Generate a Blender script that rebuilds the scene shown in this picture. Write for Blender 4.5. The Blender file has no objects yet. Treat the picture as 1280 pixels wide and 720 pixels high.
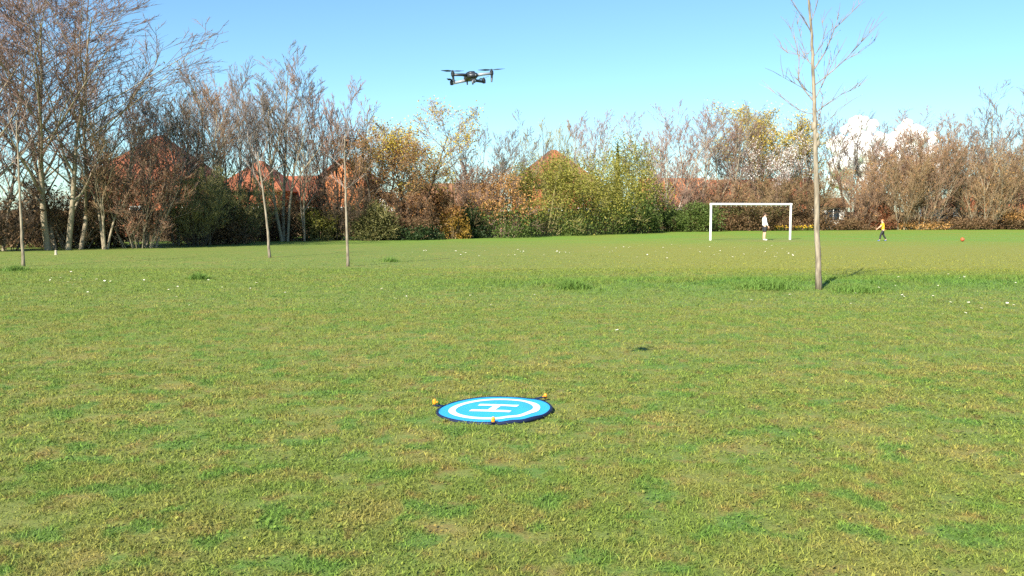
import bpy, bmesh, math, random
import numpy as np
from mathutils import Vector, Matrix
R = math.radians
S = bpy.context.scene
COL = S.collection

# ------------------------------------------------------------------ camera
CAM_H, F = 1.5, 1100.0                       # eye height, focal length in photo pixels
PITCH = math.atan(93.0 / F)
cam_d = bpy.data.cameras.new('camera')
cam_d.sensor_width = 36.0
cam_d.lens = 36.0 * F / 1280.0
cam_d.clip_start, cam_d.clip_end = 0.05, 9000
cam = bpy.data.objects.new('camera', cam_d)
cam.location = (0, 0, CAM_H)
cam.rotation_euler = (R(90) - PITCH, 0, 0)
COL.objects.link(cam)
S.camera = cam

# ------------------------------------------------------------------ sky, sun, exposure
SUN_DIR = Vector((-0.405, -0.71, 0.575)).normalized()      # towards the sun
SUN_EL = math.asin(SUN_DIR.z)
SUN_ROT = math.atan2(SUN_DIR.x, SUN_DIR.y)
W = bpy.data.worlds.new('World')
S.world = W
W.use_nodes = True
nt = W.node_tree
bg = nt.nodes['Background']
sky = nt.nodes.new('ShaderNodeTexSky')
sky.sky_type = 'NISHITA'
sky.sun_disc = False
sky.sun_elevation = SUN_EL
sky.sun_rotation = SUN_ROT
sky.altitude = 0
sky.air_density = 1.0
sky.dust_density = 0.1
sky.ozone_density = 2.0
tint = nt.nodes.new('ShaderNodeMix')
tint.data_type = 'RGBA'
tint.blend_type = 'MULTIPLY'
tint.inputs[0].default_value = 1.0
tint.inputs[7].default_value = (0.72, 0.97, 1.10, 1)
nt.links.new(sky.outputs[0], tint.inputs[6])
nt.links.new(tint.outputs[2], bg.inputs[0])
bg.inputs[1].default_value = 0.060
sd = bpy.data.lights.new('sun', 'SUN')
sd.energy = 4.2
sd.angle = R(0.53)
sd.color = (1.0, 0.93, 0.80)
so = bpy.data.objects.new('sun', sd)
so.rotation_euler = SUN_DIR.to_track_quat('Z', 'Y').to_euler()
so.location = (-20, -30, 40)
COL.objects.link(so)
S.view_settings.view_transform = 'Standard'
S.view_settings.look = 'None'
S.view_settings.exposure = 1.5
S.view_settings.gamma = 1.0
S.cycles.use_denoising = False
S.cycles.max_bounces = 5
S.cycles.diffuse_bounces = 3

# ------------------------------------------------------------------ geometry of the picture -> the place
cp, sp_ = math.cos(PITCH), math.sin(PITCH)
def ray(px, py):
    u, v = (px - 640) / F, (360 - py) / F
    return Vector((u, cp + v * sp_, -sp_ + v * cp))
def bank(x, y):
    """low bank of longer grass round the staked tree, everything else is level"""
    f = math.exp(-((y - 18.2 - 0.05 * x) / 1.5) ** 2) * (1 / (1 + math.exp(-(x + 0.5) * 0.8)))
    return 0.10 * f
def gp(px, py):
    """ground point seen at a photo pixel"""
    d = ray(px, py)
    t = -CAM_H / d.z
    p = Vector((0, 0, CAM_H)) + d * t
    for _ in range(4):
        t = -(CAM_H - bank(p.x, p.y)) / d.z
        p = Vector((0, 0, CAM_H)) + d * t
    return p
def at(px, py, Y):
    d = ray(px, py)
    return Vector((0, 0, CAM_H)) + d * (Y / d.y)
BASE = [(-400, 318), (0, 316), (100, 313), (250, 309), (340, 302), (440, 301), (600, 297), (700, 293.5), (820, 289.5),
        (1000, 288), (1280, 287), (1700, 286.5)]
def edgeY(px):
    return gp(px, float(np.interp(px, [b[0] for b in BASE], [b[1] for b in BASE]))).y

# ------------------------------------------------------------------ object helpers
def tag(o, label=None, cat=None, group=None, kind=None):
    if label: o['label'] = label
    if cat: o['category'] = cat
    if group: o['group'] = group
    if kind: o['kind'] = kind
    return o
def empty(name, loc, label, cat, group=None, rz=0.0):
    o = bpy.data.objects.new(name, None)
    o.empty_display_size = 0.2
    o.location = loc
    o.rotation_euler = (0, 0, rz)
    COL.objects.link(o)
    return tag(o, label, cat, group)
def link(name, me, parent=None, loc=(0, 0, 0)):
    o = bpy.data.objects.new(name, me)
    COL.objects.link(o)
    if parent: o.parent = parent
    o.location = loc
    return o
def npmesh(name, V, Fs, mat, smooth=False, mi=None):
    """V (n,3); Fs list of (m,k) index arrays"""
    me = bpy.data.meshes.new(name)
    V = np.asarray(V, np.float32)
    me.vertices.add(len(V))
    me.vertices.foreach_set('co', V.ravel())
    li = np.concatenate([f.ravel() for f in Fs]).astype(np.int32)
    tot = np.concatenate([np.full(len(f), f.shape[1]) for f in Fs]).astype(np.int32)
    st = np.concatenate([[0], np.cumsum(tot)[:-1]]).astype(np.int32)
    me.loops.add(len(li))
    me.loops.foreach_set('vertex_index', li)
    me.polygons.add(len(tot))
    me.polygons.foreach_set('loop_start', st)
    if smooth: me.polygons.foreach_set('use_smooth', np.ones(len(tot), bool))
    if mi is not None: me.polygons.foreach_set('material_index', np.asarray(mi, np.int32))
    me.update(calc_edges=True)
    for m in (mat if isinstance(mat, (list, tuple)) else [mat]): me.materials.append(m)
    return me
def bmobj(name, bm, mat, parent=None, loc=(0, 0, 0), smooth=False):
    me = bpy.data.meshes.new(name)
    bmesh.ops.recalc_face_normals(bm, faces=bm.faces)
    bm.to_mesh(me); bm.free()
    if smooth:
        for p in me.polygons: p.use_smooth = True
    for m in (mat if isinstance(mat, (list, tuple)) else [mat]): me.materials.append(m)
    return link(name, me, parent, loc)
def add_box(bm, c, s, rz=0.0, bevel=0.0, rot=None):
    r = bmesh.ops.create_cube(bm, size=1.0)
    M = Matrix.Translation(c) @ (rot if rot else Matrix.Rotation(rz, 4, 'Z')) @ Matrix.Diagonal((*s, 1))
    bmesh.ops.transform(bm, matrix=M, verts=r['verts'])
    if bevel:
        es = list({e for v in r['verts'] for e in v.link_edges})
        bmesh.ops.bevel(bm, geom=es, offset=bevel, segments=2, affect='EDGES')
def add_tube(bm, pts, radii, k=10, caps=True):
    """one continuous swept tube"""
    pts = [Vector(p) for p in pts]
    rings = []
    prev = None
    for i, p in enumerate(pts):
        d = (pts[min(i + 1, len(pts) - 1)] - pts[max(i - 1, 0)]).normalized()
        a = prev - d * prev.dot(d) if prev else d.orthogonal()
        a.normalize(); prev = a
        b = d.cross(a)
        r = radii[i] if hasattr(radii, '__len__') else radii
        rings.append([bm.verts.new(p + (a * math.cos(2 * math.pi * j / k) + b * math.sin(2 * math.pi * j / k)) * r) for j in range(k)])
    for A, B in zip(rings, rings[1:]):
        for j in range(k): bm.faces.new((A[j], A[(j + 1) % k], B[(j + 1) % k], B[j]))
    if caps:
        bm.faces.new(rings[0][::-1]); bm.faces.new(rings[-1])
def add_lathe(bm, prof, k=24, c=(0, 0, 0), M=None):
    """prof: list of (r, z)"""
    c = Vector(c)
    rings = []
    for r, z in prof:
        ring = []
        for j in range(k):
            a = 2 * math.pi * j / k
            p = Vector((r * math.cos(a), r * math.sin(a), z))
            ring.append(bm.verts.new((M @ p if M else p) + c))
        rings.append(ring)
    for A, B in zip(rings, rings[1:]):
        for j in range(k): bm.faces.new((A[j], A[(j + 1) % k], B[(j + 1) % k], B[j]))
    bm.faces.new(rings[0][::-1]); bm.faces.new(rings[-1])
def add_ellipsoid(bm, c, r, seg=12, rings=8, M=None):
    q = bmesh.ops.create_uvsphere(bm, u_segments=seg, v_segments=rings, radius=1.0)
    bmesh.ops.transform(bm, matrix=Matrix.Translation(c) @ (M if M else Matrix()) @ Matrix.Diagonal((*r, 1)), verts=q['verts'])

# ------------------------------------------------------------------ materials
def mat(name, c, rough=0.8, c2=None, scale=4.0, island=None, bump=0.0, spec=0.3, metal=0.0, detail=6.0, trans=0.0, coat=0.0, stretch=None):
    """c..c2: noise mix; island: list of colours picked per mesh island"""
    m = bpy.data.materials.new(name)
    m.use_nodes = True
    t = m.node_tree
    b = t.nodes['Principled BSDF']
    b.inputs['Roughness'].default_value = rough
    b.inputs['Specular IOR Level'].default_value = spec
    b.inputs['Metallic'].default_value = metal
    if coat: b.inputs['Coat Weight'].default_value = coat
    b.inputs['Base Color'].default_value = (*c, 1)
    tc = t.nodes.new('ShaderNodeTexCoord')
    vec = tc.outputs['Object']
    if stretch:
        mp = t.nodes.new('ShaderNodeMapping')
        mp.inputs['Scale'].default_value = stretch
        t.links.new(vec, mp.inputs[0]); vec = mp.outputs[0]
    nz = t.nodes.new('ShaderNodeTexNoise')
    nz.inputs['Scale'].default_value = scale
    nz.inputs['Detail'].default_value = detail
    t.links.new(vec, nz.inputs['Vector'])
    out = None
    if c2 is not None:
        rp = t.nodes.new('ShaderNodeValToRGB')
        rp.color_ramp.elements[0].position, rp.color_ramp.elements[1].position = 0.35, 0.65
        rp.color_ramp.elements[0].color, rp.color_ramp.elements[1].color = (*c, 1), (*c2, 1)
        t.links.new(nz.outputs['Fac'], rp.inputs[0])
        out = rp.outputs[0]
    if island:
        g = t.nodes.new('ShaderNodeNewGeometry')
        rp2 = t.nodes.new('ShaderNodeValToRGB')
        cr = rp2.color_ramp
        n = len(island)
        cr.elements[0].color = (*island[0], 1)
        cr.elements[1].color = (*island[-1], 1)
        for i in range(1, n - 1):
            e = cr.elements.new(i / (n - 1)); e.color = (*island[i], 1)
        t.links.new(g.outputs['Random Per Island'], rp2.inputs[0])
        if out:
            mx = t.nodes.new('ShaderNodeMix'); mx.data_type = 'RGBA'
            mx.inputs[0].default_value = 0.6
            t.links.new(out, mx.inputs[6]); t.links.new(rp2.outputs[0], mx.inputs[7])
            out = mx.outputs[2]
        else: out = rp2.outputs[0]
    if out: t.links.new(out, b.inputs['Base Color'])
    if bump:
        bp = t.nodes.new('ShaderNodeBump')
        bp.inputs['Strength'].default_value = bump
        bp.inputs['Distance'].default_value = 0.02
        t.links.new(nz.outputs['Fac'], bp.inputs['Height'])
        t.links.new(bp.outputs[0], b.inputs['Normal'])
    if trans:
        tr = t.nodes.new('ShaderNodeBsdfTranslucent')
        ms = t.nodes.new('ShaderNodeMixShader')
        ms.inputs[0].default_value = trans
        if out: t.links.new(out, tr.inputs[0])
        else: tr.inputs[0].default_value = (*c, 1)
        t.links.new(b.outputs[0], ms.inputs[1]); t.links.new(tr.outputs[0], ms.inputs[2])
        t.links.new(ms.outputs[0], t.nodes['Material Output'].inputs[0])
    return m

def grass_mat(name, blades):
    """turf colour from the place on the field; blades add their own variation"""
    m = bpy.data.materials.new(name)
    m.use_nodes = True
    t = m.node_tree
    N, L = t.nodes, t.links
    b = N['Principled BSDF']
    b.inputs['Roughness'].default_value = 0.75
    b.inputs['Specular IOR Level'].default_value = 0.25
    g = N.new('ShaderNodeNewGeometry')
    sx = N.new('ShaderNodeSeparateXYZ'); L.new(g.outputs['Position'], sx.inputs[0])
    flat = N.new('ShaderNodeCombineXYZ'); L.new(sx.outputs[0], flat.inputs[0]); L.new(sx.outputs[1], flat.inputs[1])
    def noise(scale, detail=4, rough=0.55):
        n = N.new('ShaderNodeTexNoise'); n.inputs['Scale'].default_value = scale
        n.inputs['Detail'].default_value = detail; n.inputs['Roughness'].default_value = rough
        L.new(flat.outputs[0], n.inputs['Vector']); return n.outputs['Fac']
    def ramp(fac, a, b_):
        r = N.new('ShaderNodeMapRange'); r.inputs[1].default_value = a; r.inputs[2].default_value = b_
        L.new(fac, r.inputs[0]); return r.outputs[0]
    def mix(fac, A, B):
        x = N.new('ShaderNodeMix'); x.data_type = 'RGBA'
        if isinstance(fac, float): x.inputs[0].default_value = fac
        else: L.new(fac, x.inputs[0])
        for s, v in ((6, A), (7, B)):
            if isinstance(v, tuple): x.inputs[s].default_value = (*v, 1)
            else: L.new(v, x.inputs[s])
        return x.outputs[2]
    def mul(a, b_):
        x = N.new('ShaderNodeMath'); x.operation = 'MULTIPLY'; L.new(a, x.inputs[0])
        if isinstance(b_, float): x.inputs[1].default_value = b_
        else: L.new(b_, x.inputs[1])
        return x.outputs[0]
    green, lush, olive, straw, brown = GREENS
    lush2 = (0.150, 0.310, 0.032)
    c = mix(ramp(noise(0.9, 5), 0.42, 0.62), green, olive)
    c = mix(mul(ramp(noise(2.3, 5), 0.52, 0.68), 0.5), c, straw)
    c = mix(mul(ramp(noise(6.0, 5), 0.54, 0.66), 0.6), c, brown)
    c = mix(mul(ramp(noise(3.1, 5), 0.53, 0.62), 0.85), c, lush)
    c = mix(mul(ramp(sx.outputs[1], 9.0, 17.0), ramp(noise(0.35, 4), 0.25, 0.75)), c, (0.165, 0.240, 0.040))
    # belts across the field: worn pitch beyond the tree, greener strip under the hedge
    pit = mul(ramp(sx.outputs[1], 21.0, 25.0), ramp(sx.outputs[0], -4.0, 6.0))
    c = mix(mul(pit, 0.6), c, PITCHC)
    c = mix(mul(mul(ramp(sx.outputs[1], 38.0, 52.0), ramp(noise(0.25, 4), 0.2, 0.6)), 0.85), c, lush2)
    bk = N.new('ShaderNodeMath'); bk.operation = 'ADD'
    sl = mul(sx.outputs[0], -0.05); L.new(sx.outputs[1], bk.inputs[0]); L.new(sl, bk.inputs[1])
    belt = mul(mul(ramp(bk.outputs[0], 15.2, 17.6), ramp(bk.outputs[0], 21.0, 18.6)), ramp(sx.outputs[0], -5.0, 3.0))
    c = mix(mul(mul(belt, ramp(noise(0.7, 4), 0.3, 0.6)), 0.9), c, lush)
    # worn goalmouth
    dx = N.new('ShaderNodeVectorMath'); dx.operation = 'SUBTRACT'; L.new(flat.outputs[0], dx.inputs[0]); dx.inputs[1].default_value = (13.9, 50.0, 0)
    ln = N.new('ShaderNodeVectorMath'); ln.operation = 'LENGTH'; L.new(dx.outputs[0], ln.inputs[0])
    c = mix(mul(mul(ramp(ln.outputs[1], 4.5, 0.8), ramp(noise(0.9, 5), 0.35, 0.6)), 0.75), c, (0.24, 0.18, 0.075))
    if blades:
        rp = N.new('ShaderNodeValToRGB'); cr = rp.color_ramp
        cr.elements[0].color = (0.5, 0.55, 0.5, 1); cr.elements[1].color = (1.6, 1.48, 1.2, 1)
        e = cr.elements.new(0.5); e.color = (1.0, 1.0, 1.0, 1)
        e = cr.elements.new(0.86); e.color = (1.25, 1.2, 1.0, 1)
        L.new(g.outputs['Random Per Island'], rp.inputs[0])
        x = N.new('ShaderNodeMix'); x.data_type = 'RGBA'; x.blend_type = 'MULTIPLY'; x.inputs[0].default_value = 1.0
        L.new(c, x.inputs[6]); L.new(rp.outputs[0], x.inputs[7]); c = x.outputs[2]
        tr = N.new('ShaderNodeBsdfTranslucent'); L.new(c, tr.inputs[0])
        ms = N.new('ShaderNodeMixShader'); ms.inputs[0].default_value = 0.3
        L.new(b.outputs[0], ms.inputs[1]); L.new(tr.outputs[0], ms.inputs[2])
        L.new(ms.outputs[0], N['Material Output'].inputs[0])
    else:
        f = noise(70.0, 8, 0.75)
        c = mix(ramp(f, 0.40, 0.62), mix(0.5, c, (0.035, 0.035, 0.012)), c)
        c = mix(mul(ramp(noise(16.0, 6, 0.7), 0.55, 0.75), 0.4), c, straw)
        bp = N.new('ShaderNodeBump'); bp.inputs['Strength'].default_value = 0.5; bp.inputs['Distance'].default_value = 0.03
        L.new(f, bp.inputs['Height']); L.new(bp.outputs[0], b.inputs['Normal'])
    L.new(c, b.inputs['Base Color'])
    return m
GREENS = ((0.180, 0.248, 0.048), (0.122, 0.235, 0.042), (0.245, 0.252, 0.062), (0.36, 0.285, 0.095), (0.25, 0.165, 0.06))
PITCHC = (0.310, 0.290, 0.038)
M_turf = grass_mat('turf', False)
M_blade = grass_mat('grass_blade', True)

def barkm(name, a, b): return mat(name, a, 0.9, b, 5.0, bump=0.6, stretch=(3, 3, 0.8))
M_bark_tan = barkm('bark_tan', (0.20, 0.165, 0.11), (0.34, 0.28, 0.19))
M_bark_dark = barkm('bark_dark', (0.05, 0.04, 0.03), (0.10, 0.08, 0.055))
M_bark_grey = barkm('bark_grey', (0.16, 0.145, 0.12), (0.29, 0.26, 0.21))
M_bark_pale = barkm('bark_pale', (0.28, 0.25, 0.19), (0.42, 0.37, 0.28))
def twigm(name, cs): return mat(name, cs[0], 0.85, island=cs, spec=0.2)
M_tw_grey = twigm('twig_grey', [(0.10, 0.082, 0.07), (0.22, 0.18, 0.15), (0.15, 0.12, 0.10)])
M_tw_purple = twigm('twig_purple', [(0.12, 0.077, 0.062), (0.24, 0.16, 0.125), (0.17, 0.11, 0.088)])
M_tw_red = twigm('twig_red', [(0.168, 0.100, 0.060), (0.320, 0.204, 0.128), (0.232, 0.144, 0.088)])
M_tw_pink = twigm('twig_pink', [(0.190, 0.118, 0.090), (0.336, 0.224, 0.174), (0.246, 0.162, 0.123)])
M_tw_brown = twigm('twig_brown', [(0.144, 0.096, 0.048), (0.320, 0.224, 0.120), (0.224, 0.148, 0.076)])
M_tw_olive = twigm('twig_olive', [(0.182, 0.161, 0.063), (0.350, 0.308, 0.126), (0.252, 0.224, 0.084)])
M_tw_dark = twigm('twig_dark', [(0.045, 0.033, 0.025), (0.10, 0.075, 0.05), (0.07, 0.05, 0.035)])
def leafm(name, cs): return mat(name, cs[0], 0.6, island=cs, spec=0.25, trans=0.25)
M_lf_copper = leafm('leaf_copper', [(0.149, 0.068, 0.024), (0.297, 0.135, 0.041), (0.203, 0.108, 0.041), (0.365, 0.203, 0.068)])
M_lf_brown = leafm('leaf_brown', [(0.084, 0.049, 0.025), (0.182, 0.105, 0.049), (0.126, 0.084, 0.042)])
M_lf_red = leafm('leaf_red', [(0.130, 0.046, 0.023), (0.247, 0.091, 0.039), (0.169, 0.078, 0.039)])
M_lf_green = leafm('leaf_green', [(0.055, 0.085, 0.018), (0.110, 0.155, 0.033), (0.080, 0.118, 0.024)])
M_lf_dkgreen = leafm('leaf_dark_green', [(0.015, 0.032, 0.012), (0.04, 0.07, 0.018), (0.028, 0.05, 0.014)])
M_lf_olive = leafm('leaf_olive', [(0.131, 0.131, 0.023), (0.275, 0.254, 0.043), (0.189, 0.189, 0.032), (0.348, 0.304, 0.072)])
M_lf_gold = leafm('leaf_gold', [(0.20, 0.12, 0.02), (0.34, 0.20, 0.035), (0.26, 0.17, 0.03)])
M_lf_yellow = leafm('bud_yellow', [(0.34, 0.25, 0.035), (0.56, 0.42, 0.07), (0.44, 0.34, 0.05)])
M_lf_tan = leafm('leaf_tan', [(0.34, 0.165, 0.05), (0.50, 0.28, 0.095), (0.42, 0.22, 0.07)])
M_lf_white = leafm('blossom', [(0.55, 0.50, 0.47), (0.80, 0.77, 0.74)])
M_lf_ivy = leafm('leaf_ivy', [(0.052, 0.058, 0.019), (0.130, 0.124, 0.039), (0.091, 0.091, 0.026)])
M_petal = mat('daisy_petal', (0.85, 0.83, 0.80), 0.6)
M_yolk = mat('daisy_centre', (0.75, 0.5, 0.04), 0.7)

# ------------------------------------------------------------------ ground
def axis(lo, hi, fine_lo, fine_hi, step, n):
    a = list(np.arange(fine_lo, fine_hi + 1e-6, step))
    l = [fine_lo - (fine_lo - lo) * (i / n) ** 3 for i in range(n, 0, -1)]
    r = [fine_hi + (hi - fine_hi) * (i / n) ** 3 for i in range(1, n + 1)]
    return np.array(l + a + r)
gx = axis(-3000, 3000, -16, 26, 0.35, 14)
gy = axis(-3000, 4000, 0, 34, 0.35, 14)
rng = np.random.default_rng(5)
def bank_np(X, Y):
    return 0.10 * np.exp(-((Y - 18.2 - 0.05 * X) / 1.5) ** 2) / (1 + np.exp(-(X + 0.5) * 0.8))
GX, GY = np.meshgrid(gx, gy)
GZ = bank_np(GX, GY)
nx, ny = len(gx), len(gy)
idx = np.arange(nx * ny).reshape(ny, nx)
quads = np.stack([idx[:-1, :-1], idx[:-1, 1:], idx[1:, 1:], idx[1:, :-1]], -1).reshape(-1, 4)
me = npmesh('ground', np.stack([GX, GY, GZ], -1).reshape(-1, 3), [quads], M_turf, smooth=True)
tag(link('ground', me), 'mown grass field reaching back to the hedge and houses', 'ground', kind='structure')

# grass blades: real geometry, thinning with distance
def blades(rng, X, Y, H, Wd, name, mat_, z0=None, lean=1.0, far=False):
    n = len(X)
    Z = bank_np(X, Y) if z0 is None else z0
    a = rng.uniform(0, 2 * np.pi, n)
    b = rng.uniform(0, 2 * np.pi, n)
    ln = np.abs(rng.normal(lean, 0.6, n)) * H
    fl = rng.uniform(0, 1, n) < 0.35
    ln = np.where(fl, ln * 2.0, ln); H = np.where(fl, H * 0.62, H)
    wx, wy = np.cos(a) * Wd / 2, np.sin(a) * Wd / 2
    tx, ty = np.cos(b) * ln, np.sin(b) * ln
    P = np.stack([X, Y, Z - 0.004], -1)
    wv = np.stack([wx, wy, np.zeros(n)], -1)
    tip = P + np.stack([tx, ty, H], -1)
    if far:
        V = np.stack([P - wv, P + wv, tip], 1).reshape(-1, 3)
        i = np.arange(n)[:, None] * 3
        return npmesh(name, V, [i + np.array([[0, 1, 2]])], mat_)
    mid = P + np.stack([tx * 0.38, ty * 0.38, H * 0.66], -1)
    V = np.stack([P - wv, P + wv, mid - wv * 0.8, mid + wv * 0.8, tip], 1).reshape(-1, 3)
    i = np.arange(n)[:, None] * 5
    return npmesh(name, V, [i + np.array([[0, 1, 3, 2]]), i + np.array([[2, 3, 4]])], mat_)
def scatter(rng, y0, y1, n, m=0.66):
    u = rng.uniform(0, 1, n)
    y = np.sqrt(y0 ** 2 + u * (y1 ** 2 - y0 ** 2))
    x = rng.uniform(-m, m, n) * y
    return x, y
PAD = gp(618, 514)
PAD.z = 0
pad_R = 0.445
def vnoise(x, y, seed):
    g = np.random.default_rng(seed).uniform(0, 1, (256, 256))
    xi, yi = np.floor(x).astype(int), np.floor(y).astype(int)
    fx, fy = x - xi, y - yi
    fx, fy = fx * fx * (3 - 2 * fx), fy * fy * (3 - 2 * fy)
    G = lambda i, j: g[i & 255, j & 255]
    return (G(xi, yi) * (1 - fx) + G(xi + 1, yi) * fx) * (1 - fy) + (G(xi, yi + 1) * (1 - fx) + G(xi + 1, yi + 1) * fx) * fy
parts_ = []
for (y0, y1, n, h, w, far) in ((3.1, 5.2, 112000, 0.021, 0.0048, False), (5.2, 8.5, 108000, 0.023, 0.0068, False),
                               (8.5, 14, 150000, 0.030, 0.0095, True), (14, 24, 150000, 0.034, 0.014, True),
                               (24, 34, 40000, 0.030, 0.020, True)):
    x, y = scatter(rng, y0, y1, n)
    cn = vnoise(x * 7, y * 7, 1) * 0.6 + vnoise(x * 17, y * 17, 2) * 0.4
    kk = cn + rng.uniform(-0.14, 0.14, n) > 0.26
    x, y = x[kk], y[kk]
    if y1 > 30:
        kk = rng.uniform(0, 1, len(x)) > (y - y0) / (y1 - y0); x, y = x[kk], y[kk]
    k = (x - PAD.x) ** 2 + (y - PAD.y) ** 2 > (pad_R - 0.015) ** 2
    x, y = x[k], y[k]
    # clumpy height
    cl = 0.45 + 1.1 * (vnoise(x * 7, y * 7, 1) * 0.6 + vnoise(x * 17, y * 17, 2) * 0.4)
    bk = np.exp(-((y - 18.2 - 0.05 * x) / 1.3) ** 2) / (1 + np.exp(-(x + 0.5) * 0.8))
    H = h * cl * rng.uniform(0.55, 1.35, len(x)) * (1 + 1.3 * bk)
    parts_.append((x, y, H, np.full(len(x), w), far))
go = None
for i, (x, y, H, w, far) in enumerate(parts_):
    me = blades(rng, x, y, H, w, 'grass', M_blade, far=far)
    o = link('grass', me)
    tag(o, ['short grass blades with straw among them nearest the camera', 'short mown grass round the blue landing pad',
            'mown grass a few paces behind the landing pad', 'grass in the middle of the field around the staked tree',
            'far mown grass between the middle of the field and the hedge'][i], 'grass', kind='stuff')

# clover and daisy leaves lying flat between the blades
x, y = scatter(rng, 3.1, 9.0, 14000)
k = ((x - PAD.x) ** 2 + (y - PAD.y) ** 2 > (pad_R + 0.02) ** 2) & (vnoise(x * 2.2, y * 2.2, 9) > 0.45)
x, y = x[k], y[k]
n = len(x); a = rng.uniform(0, 6.28, n); sz = rng.uniform(0.006, 0.013, n); z = rng.uniform(0.008, 0.022, n)
T_ = np.stack([np.cos(a) * sz, np.sin(a) * sz, rng.normal(0, 0.3, n) * sz], -1); B_ = np.stack([-np.sin(a) * sz * 0.7, np.cos(a) * sz * 0.7, rng.normal(0, 0.3, n) * sz], -1)
P_ = np.stack([x, y, z], -1)
V = np.stack([P_ - T_, P_ - B_, P_ + T_, P_ + B_], 1).reshape(-1, 3)
tag(link('clover', npmesh('clover', V, [(np.arange(n) * 4)[:, None] + np.array([[0, 1, 2, 3]])], M_blade)),
    'small round clover leaves in the short grass round the pad', 'clover', kind='stuff')

# ------------------------------------------------------------------ trees: skeletons
def unit(v): return v / max(1e-9, np.linalg.norm(v))
def rotv(d, ang, rng):
    a = unit(np.cross(d, rng.normal(size=3)))
    return unit(d * math.cos(ang) + a * math.sin(ang))
def skeleton(seed, stems=1, H=10.0, crown0=0.22, ang=(30, 55), up=0.10, nch=(18, 6, 5, 4), lr=(0.42, 0.5, 0.5, 0.5), r0=0.14, stem_lean=0.0,
             wob=0.10, levels=4, shape=0.5, base_r=0.0, tw=0.006):
    rng = np.random.default_rng(seed)
    segs = []
    def grow(p, d, L, r, lev):
        n = (9, 6, 3, 2, 1)[lev]
        pts = [p]; dirs = []
        for i in range(n):
            d = unit(d + rng.normal(size=3) * wob * (0.5 if lev == 0 else 1.2) + np.array([0, 0, up if lev else 0.04]))
            q = pts[-1] + d * L / n
            segs.append((pts[-1], q, r * (1 - 0.82 * i / n), r * (1 - 0.82 * (i + 1) / n), lev))
            pts.append(q); dirs.append(d)
        if lev >= levels: return
        k = max(1, int(round(nch[lev] * rng.uniform(0.75, 1.25))))
        t0 = crown0 if lev == 0 else 0.22
        for j in range(k):
            t = t0 + (1 - t0) * ((j + rng.uniform(0.1, 0.9)) / k)
            t = min(t, 0.98)
            i = min(int(t * n), n - 1); f = t * n - i
            q = pts[i] * (1 - f) + pts[i + 1] * f
            tt = (t - t0) / (1 - t0)
            ln = L * lr[lev] * (1 - (1 - shape) * tt) * rng.uniform(0.65, 1.2)
            if lev == 0 and tt < 0.2: ln *= 0.55 + 2.2 * tt
            dd = rotv(dirs[i], R(rng.uniform(*ang)), rng)
            if lev > 0 and dd[2] < -0.2: dd[2] *= -0.4; dd = unit(dd)
            rr = max(r * (1 - 0.82 * t) * 0.62, tw * (1.3 if lev < 3 else 1))
            grow(q, dd, ln, min(rr, r * 0.7) if lev < 2 else rr, lev + 1)
    for s in range(stems):
        a = 2 * math.pi * s / stems + rng.uniform(-0.4, 0.4)
        b = np.array([math.cos(a), math.sin(a), 0])
        lean = stem_lean * rng.uniform(0.5, 1.3) if stems > 1 else stem_lean
        d = unit(np.array([0, 0, 1.0]) + b * lean)
        grow(b * base_r * rng.uniform(0.4, 1) if stems > 1 else np.zeros(3), d, H * rng.uniform(0.8, 1.05), r0 * rng.uniform(0.7, 1.1), 0)
    return segs
def seg_mesh(name, segs, k, m, smooth=True, tips=None):
    P0 = np.array([s[0] for s in segs]); P1 = np.array([s[1] for s in segs])
    r0 = np.array([s[2] for s in segs]); r1 = np.array([s[3] for s in segs])
    D = P1 - P0; D /= np.linalg.norm(D, axis=1, keepdims=True) + 1e-9
    ref = np.where(np.abs(D[:, 2:3]) > 0.9, np.array([[1.0, 0, 0]]), np.array([[0, 0, 1.0]]))
    A = np.cross(D, ref); A /= np.linalg.norm(A, axis=1, keepdims=True) + 1e-9
    B = np.cross(D, A)
    P1 = P1 + D * (r1[:, None] * 0.3)
    th = np.arange(k) * 2 * np.pi / k
    off = A[:, None, :] * np.cos(th)[None, :, None] + B[:, None, :] * np.sin(th)[None, :, None]
    V = np.concatenate([P0[:, None] + off * r0[:, None, None], P1[:, None] + off * r1[:, None, None]], 1)
    n = len(segs)
    base = (np.arange(n) * 2 * k)[:, None]
    j = np.arange(k); jn = (j + 1) % k
    Fq = (base[:, :, None] + np.stack([j, jn, jn + k, j + k], -1)[None]).reshape(-1, 4)
    V = V.reshape(-1, 3)
    Fs = [Fq]
    if tips:                                           # tapering end twigs: three faces each
        A0 = np.array([t_[0] for t_ in tips]); A1 = np.array([t_[1] for t_ in tips]); rr_ = np.array([t_[2] for t_ in tips])[:, None]
        D = A1 - A0; D /= np.linalg.norm(D, axis=1, keepdims=True) + 1e-9
        ref = np.where(np.abs(D[:, 2:3]) > 0.9, np.array([[1.0, 0, 0]]), np.array([[0, 0, 1.0]]))
        A = np.cross(D, ref); A /= np.linalg.norm(A, axis=1, keepdims=True) + 1e-9
        B = np.cross(D, A)
        C = [A0 + (A * math.cos(t_) + B * math.sin(t_)) * rr_ for t_ in (0, 2.0944, 4.18879)]
        W_ = np.stack(C + [A1], 1).reshape(-1, 3)
        i = (np.arange(len(tips)) * 4)[:, None] + len(V)
        Fs.append(np.concatenate([i + np.array([[0, 1, 3]]), i + np.array([[1, 2, 3]]), i + np.array([[2, 0, 3]])]))
        V = np.concatenate([V, W_])
    return npmesh(name, V, Fs, m, smooth)
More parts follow.
